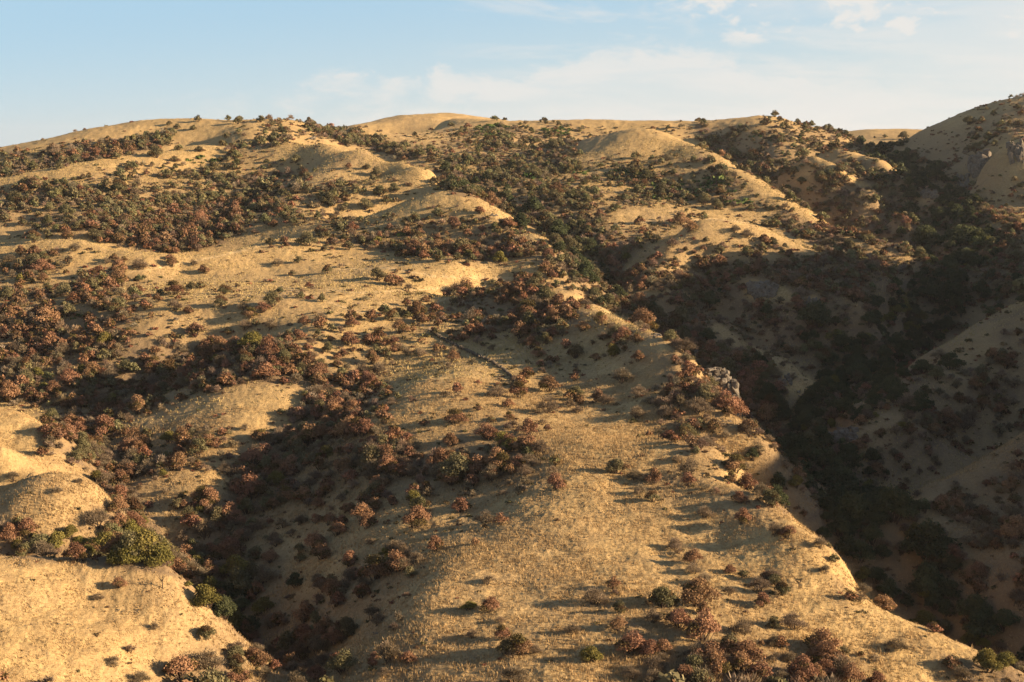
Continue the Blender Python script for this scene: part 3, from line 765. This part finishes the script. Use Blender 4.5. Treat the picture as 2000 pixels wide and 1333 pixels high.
MAT['leaf'] = foliage_material('leaves')
barkm, nt, b = new_mat('bark')
at = nd(nt, 'ShaderNodeAttribute'); at.attribute_name = 'tint'
bn = noise_of(nt, nd(nt, 'ShaderNodeTexCoord').outputs['Object'], 30, 4, 0.7)
nt.links.new(mix_of(nt, 1.0, at.outputs['Color'], ramp_of(nt, bn, [(0.3, (.6, .6, .6)), (0.7, (1.3, 1.25, 1.2))]), 'MULTIPLY'), b.inputs['Base Color'])
MAT['bark'] = barkm

LOD = [(3000, 0.024), (620, 0.050), (190, 0.090), (60, 0.16)]
LIB = {}
for k in 'grbydt':
    for lod, (nl, ls) in enumerate(LOD):
        for v in range((7, 7, 6, 4)[lod] if k != 't' else 2):
            if k == 't' and lod >= 2:
                continue
            seed = 31 * ord(k) + v * 7 + lod
            V, F, Cc, L, lr = crown(k, seed, max(8, int(nl * (1.0 if k != 't' else 0.02) * (1.25 if k in 'yd' else 1))), ls * (1.0 if k != 'b' else 1.05))
            Vb, Fb, Cb = limbs(k, seed, L, lr, lod == 0)
            LIB[k, lod, v] = (V, F, Cc, Vb, Fb, Cb)
NVAR = {k: (7, 7, 6, 4) for k in 'grbyd'}; NVAR['t'] = (2, 2, 2, 2)

# ------------------------------------------------------------------ positions
sing = []
for tok in SINGLES.replace('\n', ';').split(';'):
    t = tok.split()
    if len(t) == 4:
        sing.append((float(t[0]), float(t[1]), float(t[2]), t[3]))
sx = np.array([s[0] for s in sing]); sy = np.array([s[1] for s in sing]); sw = np.array([s[2] for s in sing])
hx, hy, hd = raycast(sx, sy)
# a foot on the very skyline: step down until the ray meets the ground
for extra in (2, 5, 9, 14):
    bad = np.isnan(hd)
    if bad.any():
        a, b2, c = raycast(sx[bad], sy[bad] + extra)
        hx[bad], hy[bad], hd[bad] = a, b2, c
ok = ~np.isnan(hd)
plants = []      # x, y, width, kind, named?, px, py
for i in np.nonzero(ok)[0]:
    wm = sw[i] * hy[i] / F_PX * 1.06
    plants.append((hx[i], hy[i], wm, sing[i][3], True, sx[i], sy[i]))

rs = np.random.RandomState(11)
def scatter(n, y0, y1):
    # uniform over the ground of the view wedge
    y = np.sqrt(rs.uniform(y0 * y0, y1 * y1, n))
    x = rs.uniform(-0.46, 0.50, n) * y
    return x, y
AREA = 0.96 * (1000 ** 2 - 125 ** 2) / 2
NC = 130000
X, Y = scatter(NC, 125, 1000)
Z = height(X, Y)
PX, PY = project(X, Y, Z)
jx = fbm(X, Y, 14, 2, 201) * 16; jy = fbm(X, Y, 14, 2, 207) * 9
cov = cover_at(np.clip(PX + jx, 0, 1999), np.clip(PY + jy, 202, 1330))
clump = fbm(X, Y, 22, 3, 210)
cov = np.clip(cov * (1 + clump * 0.55) + clump * 0.06, 0, 1)
cov = np.where(cov < 0.16, cov * 0.25, cov)
W = kind_weights(PX + jx * 1.5, PY + jy)
cum = np.cumsum(W, 1); kidx = (rs.rand(NC)[:, None] > cum).sum(1).clip(0, 4)
kinds = np.array(list(KINDS))[kidx]
size = np.array([4.6, 4.4, 3.5, 4.8, 6.2])[kidx] * np.exp(rs.normal(0, 0.32, NC))
size *= np.where(cov < 0.35, 0.85, 1.0) * np.clip(0.95 + 0.05 * (Y - 250) / 500, 0.9, 1.0)
# share of ground to be covered; many small where the sizes are small
g = np.interp(cov, [0, .1, .2, .3, .4, .5, .6, .7, .8, .9, 1], [0, .03, .10, .27, .54, .88, 1.2, 1.55, 1.9, 2.2, 2.5])
dens = g * 1.0 / (math.pi * (size * 0.45) ** 2)
acc = rs.rand(NC) < dens / (NC / AREA)
acc &= ~((kinds == 'd') & (PX > 1780) & (Y < 246))
# keep the listed single shrubs free of random company
ex = np.array([p[0] for p in plants]); ey = np.array([p[1] for p in plants]); ew = np.array([p[2] for p in plants])
cand = np.nonzero(acc)[0]
near = np.zeros(len(cand), bool)
for s in range(0, len(cand), 2000):
    c = cand[s:s + 2000]
    d = np.hypot(X[c][:, None] - ex, (Y[c][:, None] - ey) * 0.8)
    lim = np.where(cov[c][:, None] > 0.5, 0.35, 0.75) * (ew + 1.0)
    near[s:s + 2000] = (d < lim).any(1)
cand = cand[~near]
for i in cand:
    plants.append((X[i], Y[i], size[i], kinds[i], False, PX[i], PY[i]))
print('plants', len(plants))

PXs = np.array([p[5] for p in plants]); PYs = np.array([p[6] for p in plants]); Ys = np.array([p[1] for p in plants]); Xs = np.array([p[0] for p in plants])
Ws = np.array([p[2] for p in plants])
Zs = height(Xs, Ys)
named = np.array([p[4] for p in plants])
kd = np.array([p[3] for p in plants])
# which can be seen: a ray to the middle of the crown must not meet the ground before it
hh = np.array([SHAPE[k][0] for k in kd]) * Ws
vis = np.ones(len(plants), bool)
tx_, ty_ = project(Xs, Ys, Zs + hh * 0.7)
inframe = (tx_ > 5) & (tx_ < 1995) & (ty_ > 0) & (ty_ < 1325)
for f in np.linspace(0.35, 0.985, 60):
    vis &= ~(height(Xs * f, Ys * f) > (Zs + hh * 0.6) * f + 0.4)
vis &= inframe
shown = np.where(vis, Ws / Ys * F_PX, 0) + named * 1000
NAMES = {'g': 'evergreen_shrub', 'r': 'russet_maple_shrub', 'b': 'bare_twig_shrub', 'y': 'yellow_green_shrub', 'd': 'ravine_tree', 't': 'dead_tree'}
CATS = {'g': 'shrub', 'r': 'shrub', 'b': 'shrub', 'y': 'shrub', 'd': 'tree', 't': 'dead tree'}
COLW = {'g': 'olive', 'r': 'russet', 'b': 'twiggy', 'y': 'yellowish', 'd': 'leafy', 't': 'leafless'}
LONGW = {'g': 'olive green', 'r': 'russet red', 'b': 'brown twiggy', 'y': 'yellow green', 'd': 'deep green', 't': 'leafless grey'}
GROUPS = {'g': 'olive green shrubs on the hills', 'r': 'russet shrubs on the hills', 'b': 'bare twiggy shrubs on the hills', 'y': 'yellow green shrubs in the gullies', 'd': 'leafy trees in the ravine', 't': 'dead trees on the spur'}
single = np.zeros(len(plants), bool)
for k in 'grbydt':
    idx = np.nonzero((kd == k) & (shown > 0))[0]
    idx = idx[np.argsort(-shown[idx])][:298]
    single[idx] = True

def zone_of(px, py):
    for x0, y0, x1, y1, ph in ZONES:
        if x0 <= px < x1 and y0 <= py < y1:
            return ph
    return 'on the open golden hillside'

ORD = ['', 'second', 'third', 'fourth', 'fifth', 'sixth', 'seventh', 'eighth', 'ninth', 'tenth', 'eleventh', 'twelfth', 'thirteenth', 'fourteenth', 'fifteenth', 'sixteenth']
labels = {}
zone_groups = {}
for i in np.nonzero(single)[0]:
    zone_groups.setdefault((kd[i], zone_of(PXs[i], PYs[i])), []).append(i)
for (k, z), ids in zone_groups.items():
    noun = {'d': 'tree', 't': 'tree'}.get(k, 'shrub')
    nm = sorted([i for i in ids if named[i]], key=lambda i: -Ws[i] / Ys[i])
    top = nm[:16]
    byx = sorted(top, key=lambda i: PXs[i])
    n = len(byx)
    for r, i in enumerate(byx):
        if len(ids) == 1:
            labels[i] = (f'only {COLW[k]} {noun} {z}', False)
        elif n == 1:
            labels[i] = (f'largest {COLW[k]} {noun} {z}', False)
        else:
            side, q = ('left', r) if r <= (n - 1) / 2 else ('right', n - 1 - r)
            where = f'{side}most' if q == 0 else f'{ORD[q]} from {side}'
            labels[i] = (f'{COLW[k]} {noun}, {where} of larger ones, {z}', False)
    for i in ids:
        if i not in labels:
            labels[i] = (f'{"smaller " if nm else ""}{LONGW[k]} {noun} {z}', True)

long_ = [v[0] for v in labels.values() if len(v[0].replace('-', ' ').split()) > 16]
print('LONG', len(long_), set(' '.join(l.split()[-9:]) for l in long_))

def lod_for(i):
    s = Ws[i] / Ys[i] * F_PX
    return 0 if s > 26 else (1 if s > 13 else 2)

LM = {}
def lib_mesh(k, lod, v, part):
    key = (k, lod, v, part)
    if key not in LM:
        V, F, Cc, Vb, Fb, Cb = LIB[k, lod, v]
        nm = NAMES[k]
        if part == 'crown':
            LM[key] = mesh_from('crown', V, F, 4, [MAT['leaf']], False, {'tint': Cc})
        elif part == 'branches':
            LM[key] = mesh_from('branches', Vb, Fb, 4, [MAT['bark']], False, {'tint': Cb})
        else:
            LM[key] = mesh_from(nm, np.concatenate([V, Vb]), np.concatenate([F, Fb + len(V)]), 4, [MAT['leaf'], MAT['bark']], False,
                                {'tint': np.concatenate([Cc, Cb])}, np.concatenate([np.zeros(len(F) // 4), np.ones(len(Fb) // 4)]))
    return LM[key]

vr = np.random.RandomState(5)
for i in np.nonzero(single)[0]:
    k = kd[i]; lod = lod_for(i)
    if k == 't': lod = 0
    v = vr.randint(NVAR[k][lod])
    big = Ws[i] / Ys[i] * F_PX > 30 or k == 't'
    w = Ws[i]; hs = vr.uniform(0.85, 1.15)
    loc = (Xs[i], Ys[i], Zs[i] - 0.05 * w); rz = vr.uniform(0, 6.28)
    if big:
        o = bpy.data.objects.new(NAMES[k], None)
        o.empty_display_size = 0.3
        parts = ('crown', 'branches') if k != 't' else ('branches',)
        for pn in parts:
            c = bpy.data.objects.new(('trunk' if k == 'd' else 'branches') if pn == 'branches' else 'crown', lib_mesh(k, lod, v, pn))
            c.parent = o
            C.objects.link(c)
    else:
        o = bpy.data.objects.new(NAMES[k], lib_mesh(k, lod, v, 'all'))
    o.location = loc; o.rotation_euler = (0, 0, rz); sxy = vr.uniform(0.84, 1.19); o.scale = (w * sxy, w / sxy, w * hs)
    lab, shared = labels[i]
    o['label'] = lab; o['category'] = CATS[k]
    o['group'] = (GROUPS[k] + ', ' + zone_of(PXs[i], PYs[i])) if shared else GROUPS[k]
    C.objects.link(o)

# ---- all the rest of the brush, one object per kind
def merged(name, idx, kfun, lodfun, libd, nvar, seed, label=None):
    r = np.random.RandomState(seed)
    Vl, Fl, Cl, Ml = [], [], [], []; off = 0
    for i in idx:
        k = kfun(i); lod = lodfun(i); v = r.randint(nvar[k][lod])
        V, F, Cc, Vb, Fb, Cb = libd[k, lod, v]
        a = r.uniform(0, 6.28); ca, sa = math.cos(a), math.sin(a)
        A = np.concatenate([V, Vb]) if lod < 2 else V
        w = Ws[i]; h = w * r.uniform(0.8, 1.15)
        Q = np.empty_like(A)
        Q[:, 0] = (A[:, 0] * ca - A[:, 1] * sa) * w + Xs[i]
        Q[:, 1] = (A[:, 0] * sa + A[:, 1] * ca) * w + Ys[i]
        Q[:, 2] = A[:, 2] * h + Zs[i] - 0.02 * w
        Fq = np.concatenate([F, Fb + len(V)]) if lod < 2 else F
        cc = np.concatenate([Cc, Cb]) if lod < 2 else Cc
        cc = cc * np.array([*(r.uniform(0.72, 1.3) * (1 + r.uniform(-.08, .08, 3))), 1.0])
        Vl.append(Q); Fl.append(Fq + off); Cl.append(cc); off += len(A)
    me = mesh_from(name, np.concatenate(Vl), np.concatenate(Fl), 4, [MAT['leaf']], False, {'tint': np.concatenate(Cl)})
    o = bpy.data.objects.new(name, me)
    o['kind'] = 'stuff'
    if label:
        o['label'] = label
    C.objects.link(o)
    return o

rest = np.nonzero(~single)[0]
for k, nm, lab in (('g', 'evergreen_scrub', 'mass of further olive green shrubs over the hills'), ('r', 'russet_scrub', 'mass of further russet shrubs over the hills'),
                   ('b', 'twiggy_scrub', 'mass of further bare brown shrubs over the hills'), ('y', 'yellow_green_scrub', 'further yellow green bushes in the gullies'), ('d', 'ravine_thicket', 'thicket of leafy trees filling the ravine')):
    ids = [i for i in rest if kd[i] == k]
    if ids:
        merged(nm, ids, lambda i: k, lambda i: 1 if (lod_for(i) < 2 and vis[i] and Ws[i] / Ys[i] * F_PX > 19) else (2 if (vis[i] or Ws[i] / Ys[i] * F_PX > 30) else 3), LIB, NVAR, ord(k), lab)

# ------------------------------------------------------------------ low brush, forbs and tussocks (nobody could count them)
rs = np.random.RandomState(23)
def small_mounds(name, n_cand, colfun, wlo, whi, densfun, nleaf, seed, label, y1=900, flat=0.5):
    X, Y = scatter(n_cand, 150, y1)
    Z = height(X, Y)
    PX, PY = project(X, Y, Z)
    keep = (rs.rand(n_cand) < densfun(X, Y, PX, PY)) & (PX > -150) & (PX < 2150)
    X, Y, Z, PX, PY = X[keep], Y[keep], Z[keep], PX[keep], PY[keep]
    n = len(X); r = np.random.RandomState(seed)
    w = r.uniform(wlo, whi, n) * np.exp(r.normal(0, 0.25, n)) * np.clip(Y / 330, 0.75, 1.5)
    d = r.normal(size=(n, nleaf, 3)); d[..., 2] = np.abs(d[..., 2]); d /= np.linalg.norm(d, axis=2, keepdims=True)
    d *= r.uniform(0.3, 1, (n, nleaf, 1)) * 0.5
    d[..., 2] *= flat
    P0 = d * w[:, None, None] + np.stack([X, Y, Z], 1)[:, None]
    t, b = rot_frames(n * nleaf, r, d.reshape(-1, 3) * 2)
    s = (np.repeat(w, nleaf) * r.uniform(0.5, 1.1, n * nleaf) * 1.15 / math.sqrt(nleaf))[:, None] * 0.8
    P0 = P0.reshape(-1, 3)
    V = np.stack([P0 - t * s, P0 - b * s * .7, P0 + t * s, P0 + b * s * .9], 1).reshape(-1, 3)
    col = colfun(r, PX, PY, n)[:, None, :] * r.uniform(0.65, 1.35, (n, nleaf, 1))
    C4 = np.repeat(np.concatenate([col.reshape(-1, 3), np.ones((n * nleaf, 1))], 1), 4, 0)
    me = mesh_from(name, V, np.arange(len(V)), 4, [MAT['leaf']], False, {'tint': C4})
    o = bpy.data.objects.new(name, me); o['kind'] = 'stuff'; o['label'] = label
    C.objects.link(o); print(name, n)

def low_col(r, PX, PY, n):
    pal = np.array([(.13, .085, .05), (.10, .085, .04), (.16, .075, .045), (.19, .14, .07), (.085, .08, .035)])
    return pal[r.choice(5, n, p=[.34, .2, .12, .18, .16])]
def low_dens(X, Y, PX, PY):
    c = cover_at(np.clip(PX, 0, 1999), np.clip(PY, 202, 1330))
    cl = fbm(X, Y, 20, 3, 301)
    return np.clip((c * 1.0 + 0.07) * (1 + cl), 0, 1) * np.where(c < 0.08, 0.35, 1)
small_mounds('low_scrub', 60000, low_col, 0.7, 1.7, low_dens, 22, 3, 'low dry brush and forbs between the shrubs')

GREEN = [(1330, 372, 95, 22), (1250, 345, 40, 10), (1440, 395, 30, 8), (395, 312, 40, 10), (791, 458, 10, 8), (1085, 256, 40, 9), (960, 250, 40, 6), (1210, 340, 30, 10), (1510, 272, 60, 8), (1130, 335, 25, 8), (1905, 268, 25, 6), (960, 262, 30, 5), (1400, 360, 50, 14), (160, 625, 30, 14), (1120, 330, 20, 6), (1020, 345, 40, 6)]
def green_dens(X, Y, PX, PY):
    d = np.zeros(len(X))
    for cx, cy, rx, ry in GREEN:
        d = np.maximum(d, np.clip(1.2 - ((PX - cx) / rx) ** 2 - ((PY - cy) / ry) ** 2, 0, 1))
    return d * np.clip(0.6 + fbm(X, Y, 9, 2, 322), 0, 1)
small_mounds('green_ground_plants', 90000, lambda r, a, b, n: np.array([(.06, .095, .025), (.085, .112, .034)])[r.choice(2, n)], 1.6, 3.0, green_dens, 14, 4, 'bright green low plants in patches on the far slope', 1000, 0.35)

# ---- dry grass: upright blades in tufts
def grass(name, n, y0, y1, hgt, wid, seed, blades, label):
    r = np.random.RandomState(seed)
    Y = np.sqrt(r.uniform(y0 * y0, y1 * y1, n)); X = r.uniform(-0.385, 0.385, n) * Y
    Z = height(X, Y); PX, PY = project(X, Y, Z)
    c = cover_at(np.clip(PX, 0, 1999), np.clip(PY, 202, 1330))
    dn = fbm(X, Y, 7, 3, 411) ; dn2 = fbm(X, Y, 40, 2, 431)
    ravine = np.clip(seg_dist(PX, PY, CANYON) / 60, 0.1, 1)
    keep = r.rand(n) < np.clip(0.62 + dn * 0.5 + dn2 * 0.35 - c * 0.35, 0.05, 1) * ravine
    # hidden ground needs none
    f = np.ones(n, bool)
    X, Y, Z, PX, PY, dn2, dn = [q[keep] for q in (X, Y, Z, PX, PY, dn2, dn)]
    v = np.ones(len(X), bool)
    for q in np.linspace(0.5, 0.97, 14):
        v &= ~(height(X * q, Y * q) > Z * q + 2.0)
    v &= (PY > 150) & (PY < 1420)
    X, Y, Z, PX, PY, dn2, dn = [q[v] for q in (X, Y, Z, PX, PY, dn2, dn)]
    n = len(X); nb = n * blades
    h = np.repeat(hgt * np.exp(r.normal(0, 0.3, n)) * np.clip(1 + dn2 * 0.5, 0.5, 1.6), blades) * r.uniform(0.6, 1.1, nb)
    w = wid * r.uniform(0.6, 1.4, nb)
    bx = np.repeat(X, blades) + r.normal(0, hgt * 0.28, nb); by = np.repeat(Y, blades) + r.normal(0, hgt * 0.28, nb)
    bz = np.repeat(Z, blades) - 0.05
    a = r.uniform(0, math.pi, nb); lean = r.normal(0, 0.28, (nb, 2)) * h[:, None]
    dx, dy = np.cos(a) * w, np.sin(a) * w
    V = np.empty((nb, 3, 3))
    V[:, 0] = np.stack([bx - dx, by - dy, bz], 1); V[:, 1] = np.stack([bx + dx, by + dy, bz], 1)
    V[:, 2] = np.stack([bx + lean[:, 0], by + lean[:, 1], bz + h], 1)
    pal = np.array([(.45, .33, .165), (.51, .38, .19), (.40, .29, .145), (.34, .25, .135)])
    col = pal[r.choice(4, n, p=[.38, .27, .22, .13])] * (1 + 0.25 * dn[:, None]) * r.uniform(0.85, 1.15, (n, 1))
    C4 = np.repeat(np.repeat(np.concatenate([col, np.ones((n, 1))], 1), blades, 0), 3, 0)
    me = mesh_from(name, V.reshape(-1, 3), np.arange(nb * 3), 3, [MAT['leaf']], False, {'tint': C4})
    o = bpy.data.objects.new(name, me); o['kind'] = 'stuff'; o['label'] = label
    C.objects.link(o); print(name, n)
grass('dry_grass', 420000, 155, 345, 0.36, 0.06, 51, 3, 'golden dry grass tufts on the near slopes')
grass('far_dry_grass', 420000, 345, 760, 0.38, 0.14, 52, 2, 'golden dry grass on the middle slopes')

# ------------------------------------------------------------------ rock
rk, nt, b = new_mat('pale_rock')
tcn = nd(nt, 'ShaderNodeNewGeometry').outputs['Position']
n1 = noise_of(nt, tcn, 0.9, 6, 0.7, 0.5); n2 = noise_of(nt, tcn, 5.0, 4, 0.7)
rc = ramp_of(nt, n1, [(0.3, (.10, .085, .068)), (0.5, (.19, .165, .135)), (0.72, (.30, .265, .22))])
nt.links.new(mix_of(nt, 0.8, rc, ramp_of(nt, n2, [(0.35, (.55, .53, .5)), (0.6, (1.1, 1.1, 1.08))]), 'MULTIPLY'), b.inputs['Base Color'])
bp = nd(nt, 'ShaderNodeBump'); bp.inputs['Strength'].default_value = 1.0; bp.inputs['Distance'].default_value = 0.3
nt.links.new(noise_of(nt, tcn, 2.2, 6, 0.75), bp.inputs['Height']); nt.links.new(bp.outputs[0], b.inputs['Normal'])
MAT['rock'] = rk

def hull_block(bm, c, s, rs, tall=1.0):
    tmp = bmesh.new()
    for k in range(16):
        d = rs.normal(size=3); d /= np.linalg.norm(d)
        d = np.sign(d) * np.abs(d) ** 0.6
        q = d * s * rs.uniform(0.75, 1.1) * np.array([1, 1, tall])
        tmp.verts.new((c[0] + q[0], c[1] + q[1], c[2] + q[2]))
    res = bmesh.ops.convex_hull(tmp, input=tmp.verts)
    bad = [g for g in res['geom_interior'] if isinstance(g, bmesh.types.BMVert)]
    bmesh.ops.delete(tmp, geom=bad, context='VERTS')
    vm = {v: bm.verts.new(v.co) for v in tmp.verts}
    for f in tmp.faces:
        bm.faces.new([vm[v] for v in f.verts])
    tmp.free()

def rock_thing(name, label, cat, spots, seed, group=None):
    """spots: (px, py, width px, count, tallness) patches of jagged blocks set into the slope"""
    rs = np.random.RandomState(seed)
    bm = bmesh.new()
    for spot in spots:
        px, py, wpx, cnt, tall = spot[:5]
        ax = px + rs.uniform(-0.5, 0.5, cnt) * wpx; ay = py + rs.uniform(-0.5, 0.5, cnt) * wpx * 0.45 * tall
        x, y, d = raycast(ax, ay)
        if len(spot) > 5:      # a crag that stands clear of the slope behind it, at a known distance
            d = spot[5] + rs.uniform(-4, 4, cnt)
            x, y, ztop = unproject(ax, ay, d)
        z = height(np.nan_to_num(x), np.nan_to_num(y))
        dm = np.nanmedian(d)
        for k in range(cnt):
            if np.isnan(d[k]) or abs(d[k] - dm) > (14 if name == 'rock_outcrop' else 999):
                continue
            if len(spot) > 5:
                zz = ztop[k]; s = rs.uniform(0.5, 1.15)
                while zz > z[k] - 0.5:
                    hull_block(bm, (x[k], y[k], zz), s, rs, tall)
                    zz -= s * 1.3 * tall
                    s *= 1.1
                continue
            s = min(wpx, 60) * d[k] / F_PX * rs.uniform(0.06, 0.17) * (1.8 if cnt < 13 else 1) * (0.35 if name == 'loose_stones' else 1)
            hull_block(bm, (x[k], y[k], z[k] + s * 0.25 * tall), s, rs, tall)
    me = bpy.data.meshes.new(name); 
    c = sum((v.co for v in bm.verts), Vector()) / max(1, len(bm.verts))
    for v in bm.verts:
        v.co -= c
    bm.to_mesh(me); bm.free(); me.materials.append(MAT['rock'])
    o = bpy.data.objects.new(name, me); o.location = c
    o['label'] = label; o['category'] = cat
    if group:
        o['group'] = group
    C.objects.link(o)
    return o

RG = 'pale rock outcrops'
ROCKS = [
 (1348, 683, 36, 26, 0.8, 'pale rounded stones on the brink above the large cliff'),
    (1290, 657, 30, 20, 0.7, 'pale stones behind bushes at the upper brink of the main spur'), (1490, 568, 56, 70, 1.0, 'broad pale rock face on the shaded slope across the ravine'),
    (1588, 598, 26, 40, 1.9, 'tall narrow pale slab right of the broad rock face'), (1532, 745, 30, 34, 1.4, 'upper grey crag below the shaded ridge end'),
    (1572, 772, 26, 26, 1.2, 'lower grey crag beside the ravine trees'), (1510, 768, 16, 16, 2.0, 'narrow upright crag left of two grey crags in the ravine'),
    (1640, 852, 66, 80, 0.9, 'striped grey rock at the foot of the right spur'), (1925, 322, 60, 90, 2.0, 'high fluted cliff near the right edge under the lit shelf'),
    (1985, 302, 34, 50, 2.2, 'pale cliff at the right picture edge under the lit shelf'), (1882, 358, 24, 34, 2.4, 'slanting rock rib below the high fluted cliff'),
    (1815, 380, 28, 50, 1.2, 'dark crags at the narrow head of the ravine'), (1322, 779, 34, 24, 0.6, 'small ledge of rocks among russet bushes on the lit right flank'),
    (609, 272, 12, 8, 0.9, 'tiny white rock at the saddle under the left skyline'), (194, 363, 10, 6, 1.2, 'tiny white rock in the brush of the far left slope'),
    (735, 1238, 13, 22, 0.8, 'rough rocks on the dark lower left edge of the spur'), (1568, 890, 18, 12, 0.6, 'flat rock at the ravine edge below the shaded brink'),
    (965, 421, 14, 10, 0.6, 'crumbly pale ledge near the brink of the second rounded hill'), (1385, 801, 22, 14, 0.5, 'flat pale stones right of the small rock ledge'),
]
rock_thing('rock_outcrop', 'large grey cliff on the right edge of the main spur', 'rock', [(1400, 730, 40, 34, 0.9, 352), (1414, 752, 44, 60, 1.0, 350), (1430, 782, 22, 24, 1.1, 345)], 40, RG)
for q, (px, py, wpx, cnt, tall, lab) in enumerate(ROCKS):
    rock_thing('rock_outcrop', lab, 'rock', [(px, py, wpx, cnt, tall)], q + 1, RG)
st = rock_thing('loose_stones', 'loose grey stones strewn over the grass', 'stones', [(530, 574, 90, 60, 0.4), (560, 580, 40, 30, 0.5), (20, 1105, 40, 20, 0.4), (245, 1195, 60, 14, 0.3), (120, 1230, 200, 24, 0.25), (1380, 1250, 300, 20, 0.1), (1350, 705, 60, 40, 0.5), (1330, 780, 90, 40, 0.4), (1400, 830, 90, 30, 0.4), (1060, 575, 60, 16, 0.4), (1700, 1290, 200, 40, 0.2), (800, 1290, 90, 24, 0.5)], 77)
st['kind'] = 'stuff'

# ---- low dry-stone wall running down the spur
wall_pts = [(840, 647), (858, 659), (880, 672), (905, 683), (935, 698), (960, 708), (980, 722), (1000, 738), (1010, 752)]
rs = np.random.RandomState(61)
wx, wy = [], []
for a, b2 in zip(wall_pts[:-1], wall_pts[1:]):
    for t in np.linspace(0, 1, 14, endpoint=False):
        wx.append(a[0] + (b2[0] - a[0]) * t); wy.append(a[1] + (b2[1] - a[1]) * t)
x, y, d = raycast(np.array(wx), np.array(wy))
x = x[~np.isnan(x)]; y = y[~np.isnan(y)]
z = height(x, y)
bm = bmesh.new()
for k in range(len(x) - 1):
    gap = math.hypot(x[k + 1] - x[k], y[k + 1] - y[k])
    for q in range(max(2, int(gap / 0.4))):
        if rs.rand() < 0.12:
            continue
        t = q / max(2, int(gap / 0.4))
        s = rs.uniform(0.3, 0.55)
        hull_block(bm, (x[k] + (x[k + 1] - x[k]) * t + rs.normal(0, .15), y[k] + (y[k + 1] - y[k]) * t + rs.normal(0, .15), z[k] + (z[k + 1] - z[k]) * t + s * 0.7), s, rs, 1.0)
dk, nt, b = new_mat('weathered_stone')
b.inputs['Roughness'].default_value = 0.95
pn = nd(nt, 'ShaderNodeNewGeometry').outputs['Position']
nt.links.new(ramp_of(nt, noise_of(nt, pn, 3.0, 5, 0.7), [(0.35, (.07, .058, .045)), (0.65, (.17, .14, .105))]), b.inputs['Base Color'])
me = bpy.data.meshes.new('stone_wall')
c = sum((v.co for v in bm.verts), Vector()) / len(bm.verts)
for v in bm.verts:
    v.co -= c
bm.to_mesh(me); bm.free(); me.materials.append(dk)
o = bpy.data.objects.new('stone_wall', me); o.location = c
o['label'] = 'long low wall of loose dark stones running down the grassy main spur'; o['category'] = 'stone wall'
C.objects.link(o)

# ------------------------------------------------------------------ evening air
hz = bpy.data.meshes.new('haze')
bm = bmesh.new()
bmesh.ops.create_cube(bm, size=1.0)
for v in bm.verts:
    v.co = Vector((1000.0 + v.co.x * 17000.0, 4600.0 + v.co.y * 9600.0, -132.0 + (v.co.z + 0.5) * 240.0))
bm.to_mesh(hz); bm.free()
hm = bpy.data.materials.new('haze'); hm.use_nodes = True
for n in list(hm.node_tree.nodes):
    if n.type != 'OUTPUT_MATERIAL':
        hm.node_tree.nodes.remove(n)
pv = hm.node_tree.nodes.new('ShaderNodeVolumePrincipled')
pv.inputs['Color'].default_value = (0.86, 0.90, 0.98, 1)
pv.inputs['Density'].default_value = 0.00003
pv.inputs['Anisotropy'].default_value = 0.2
hm.node_tree.links.new(pv.outputs[0], [n for n in hm.node_tree.nodes if n.type == 'OUTPUT_MATERIAL'][0].inputs['Volume'])
hz.materials.append(hm)
ho = bpy.data.objects.new('haze', hz); ho['kind'] = 'stuff'
C.objects.link(ho)
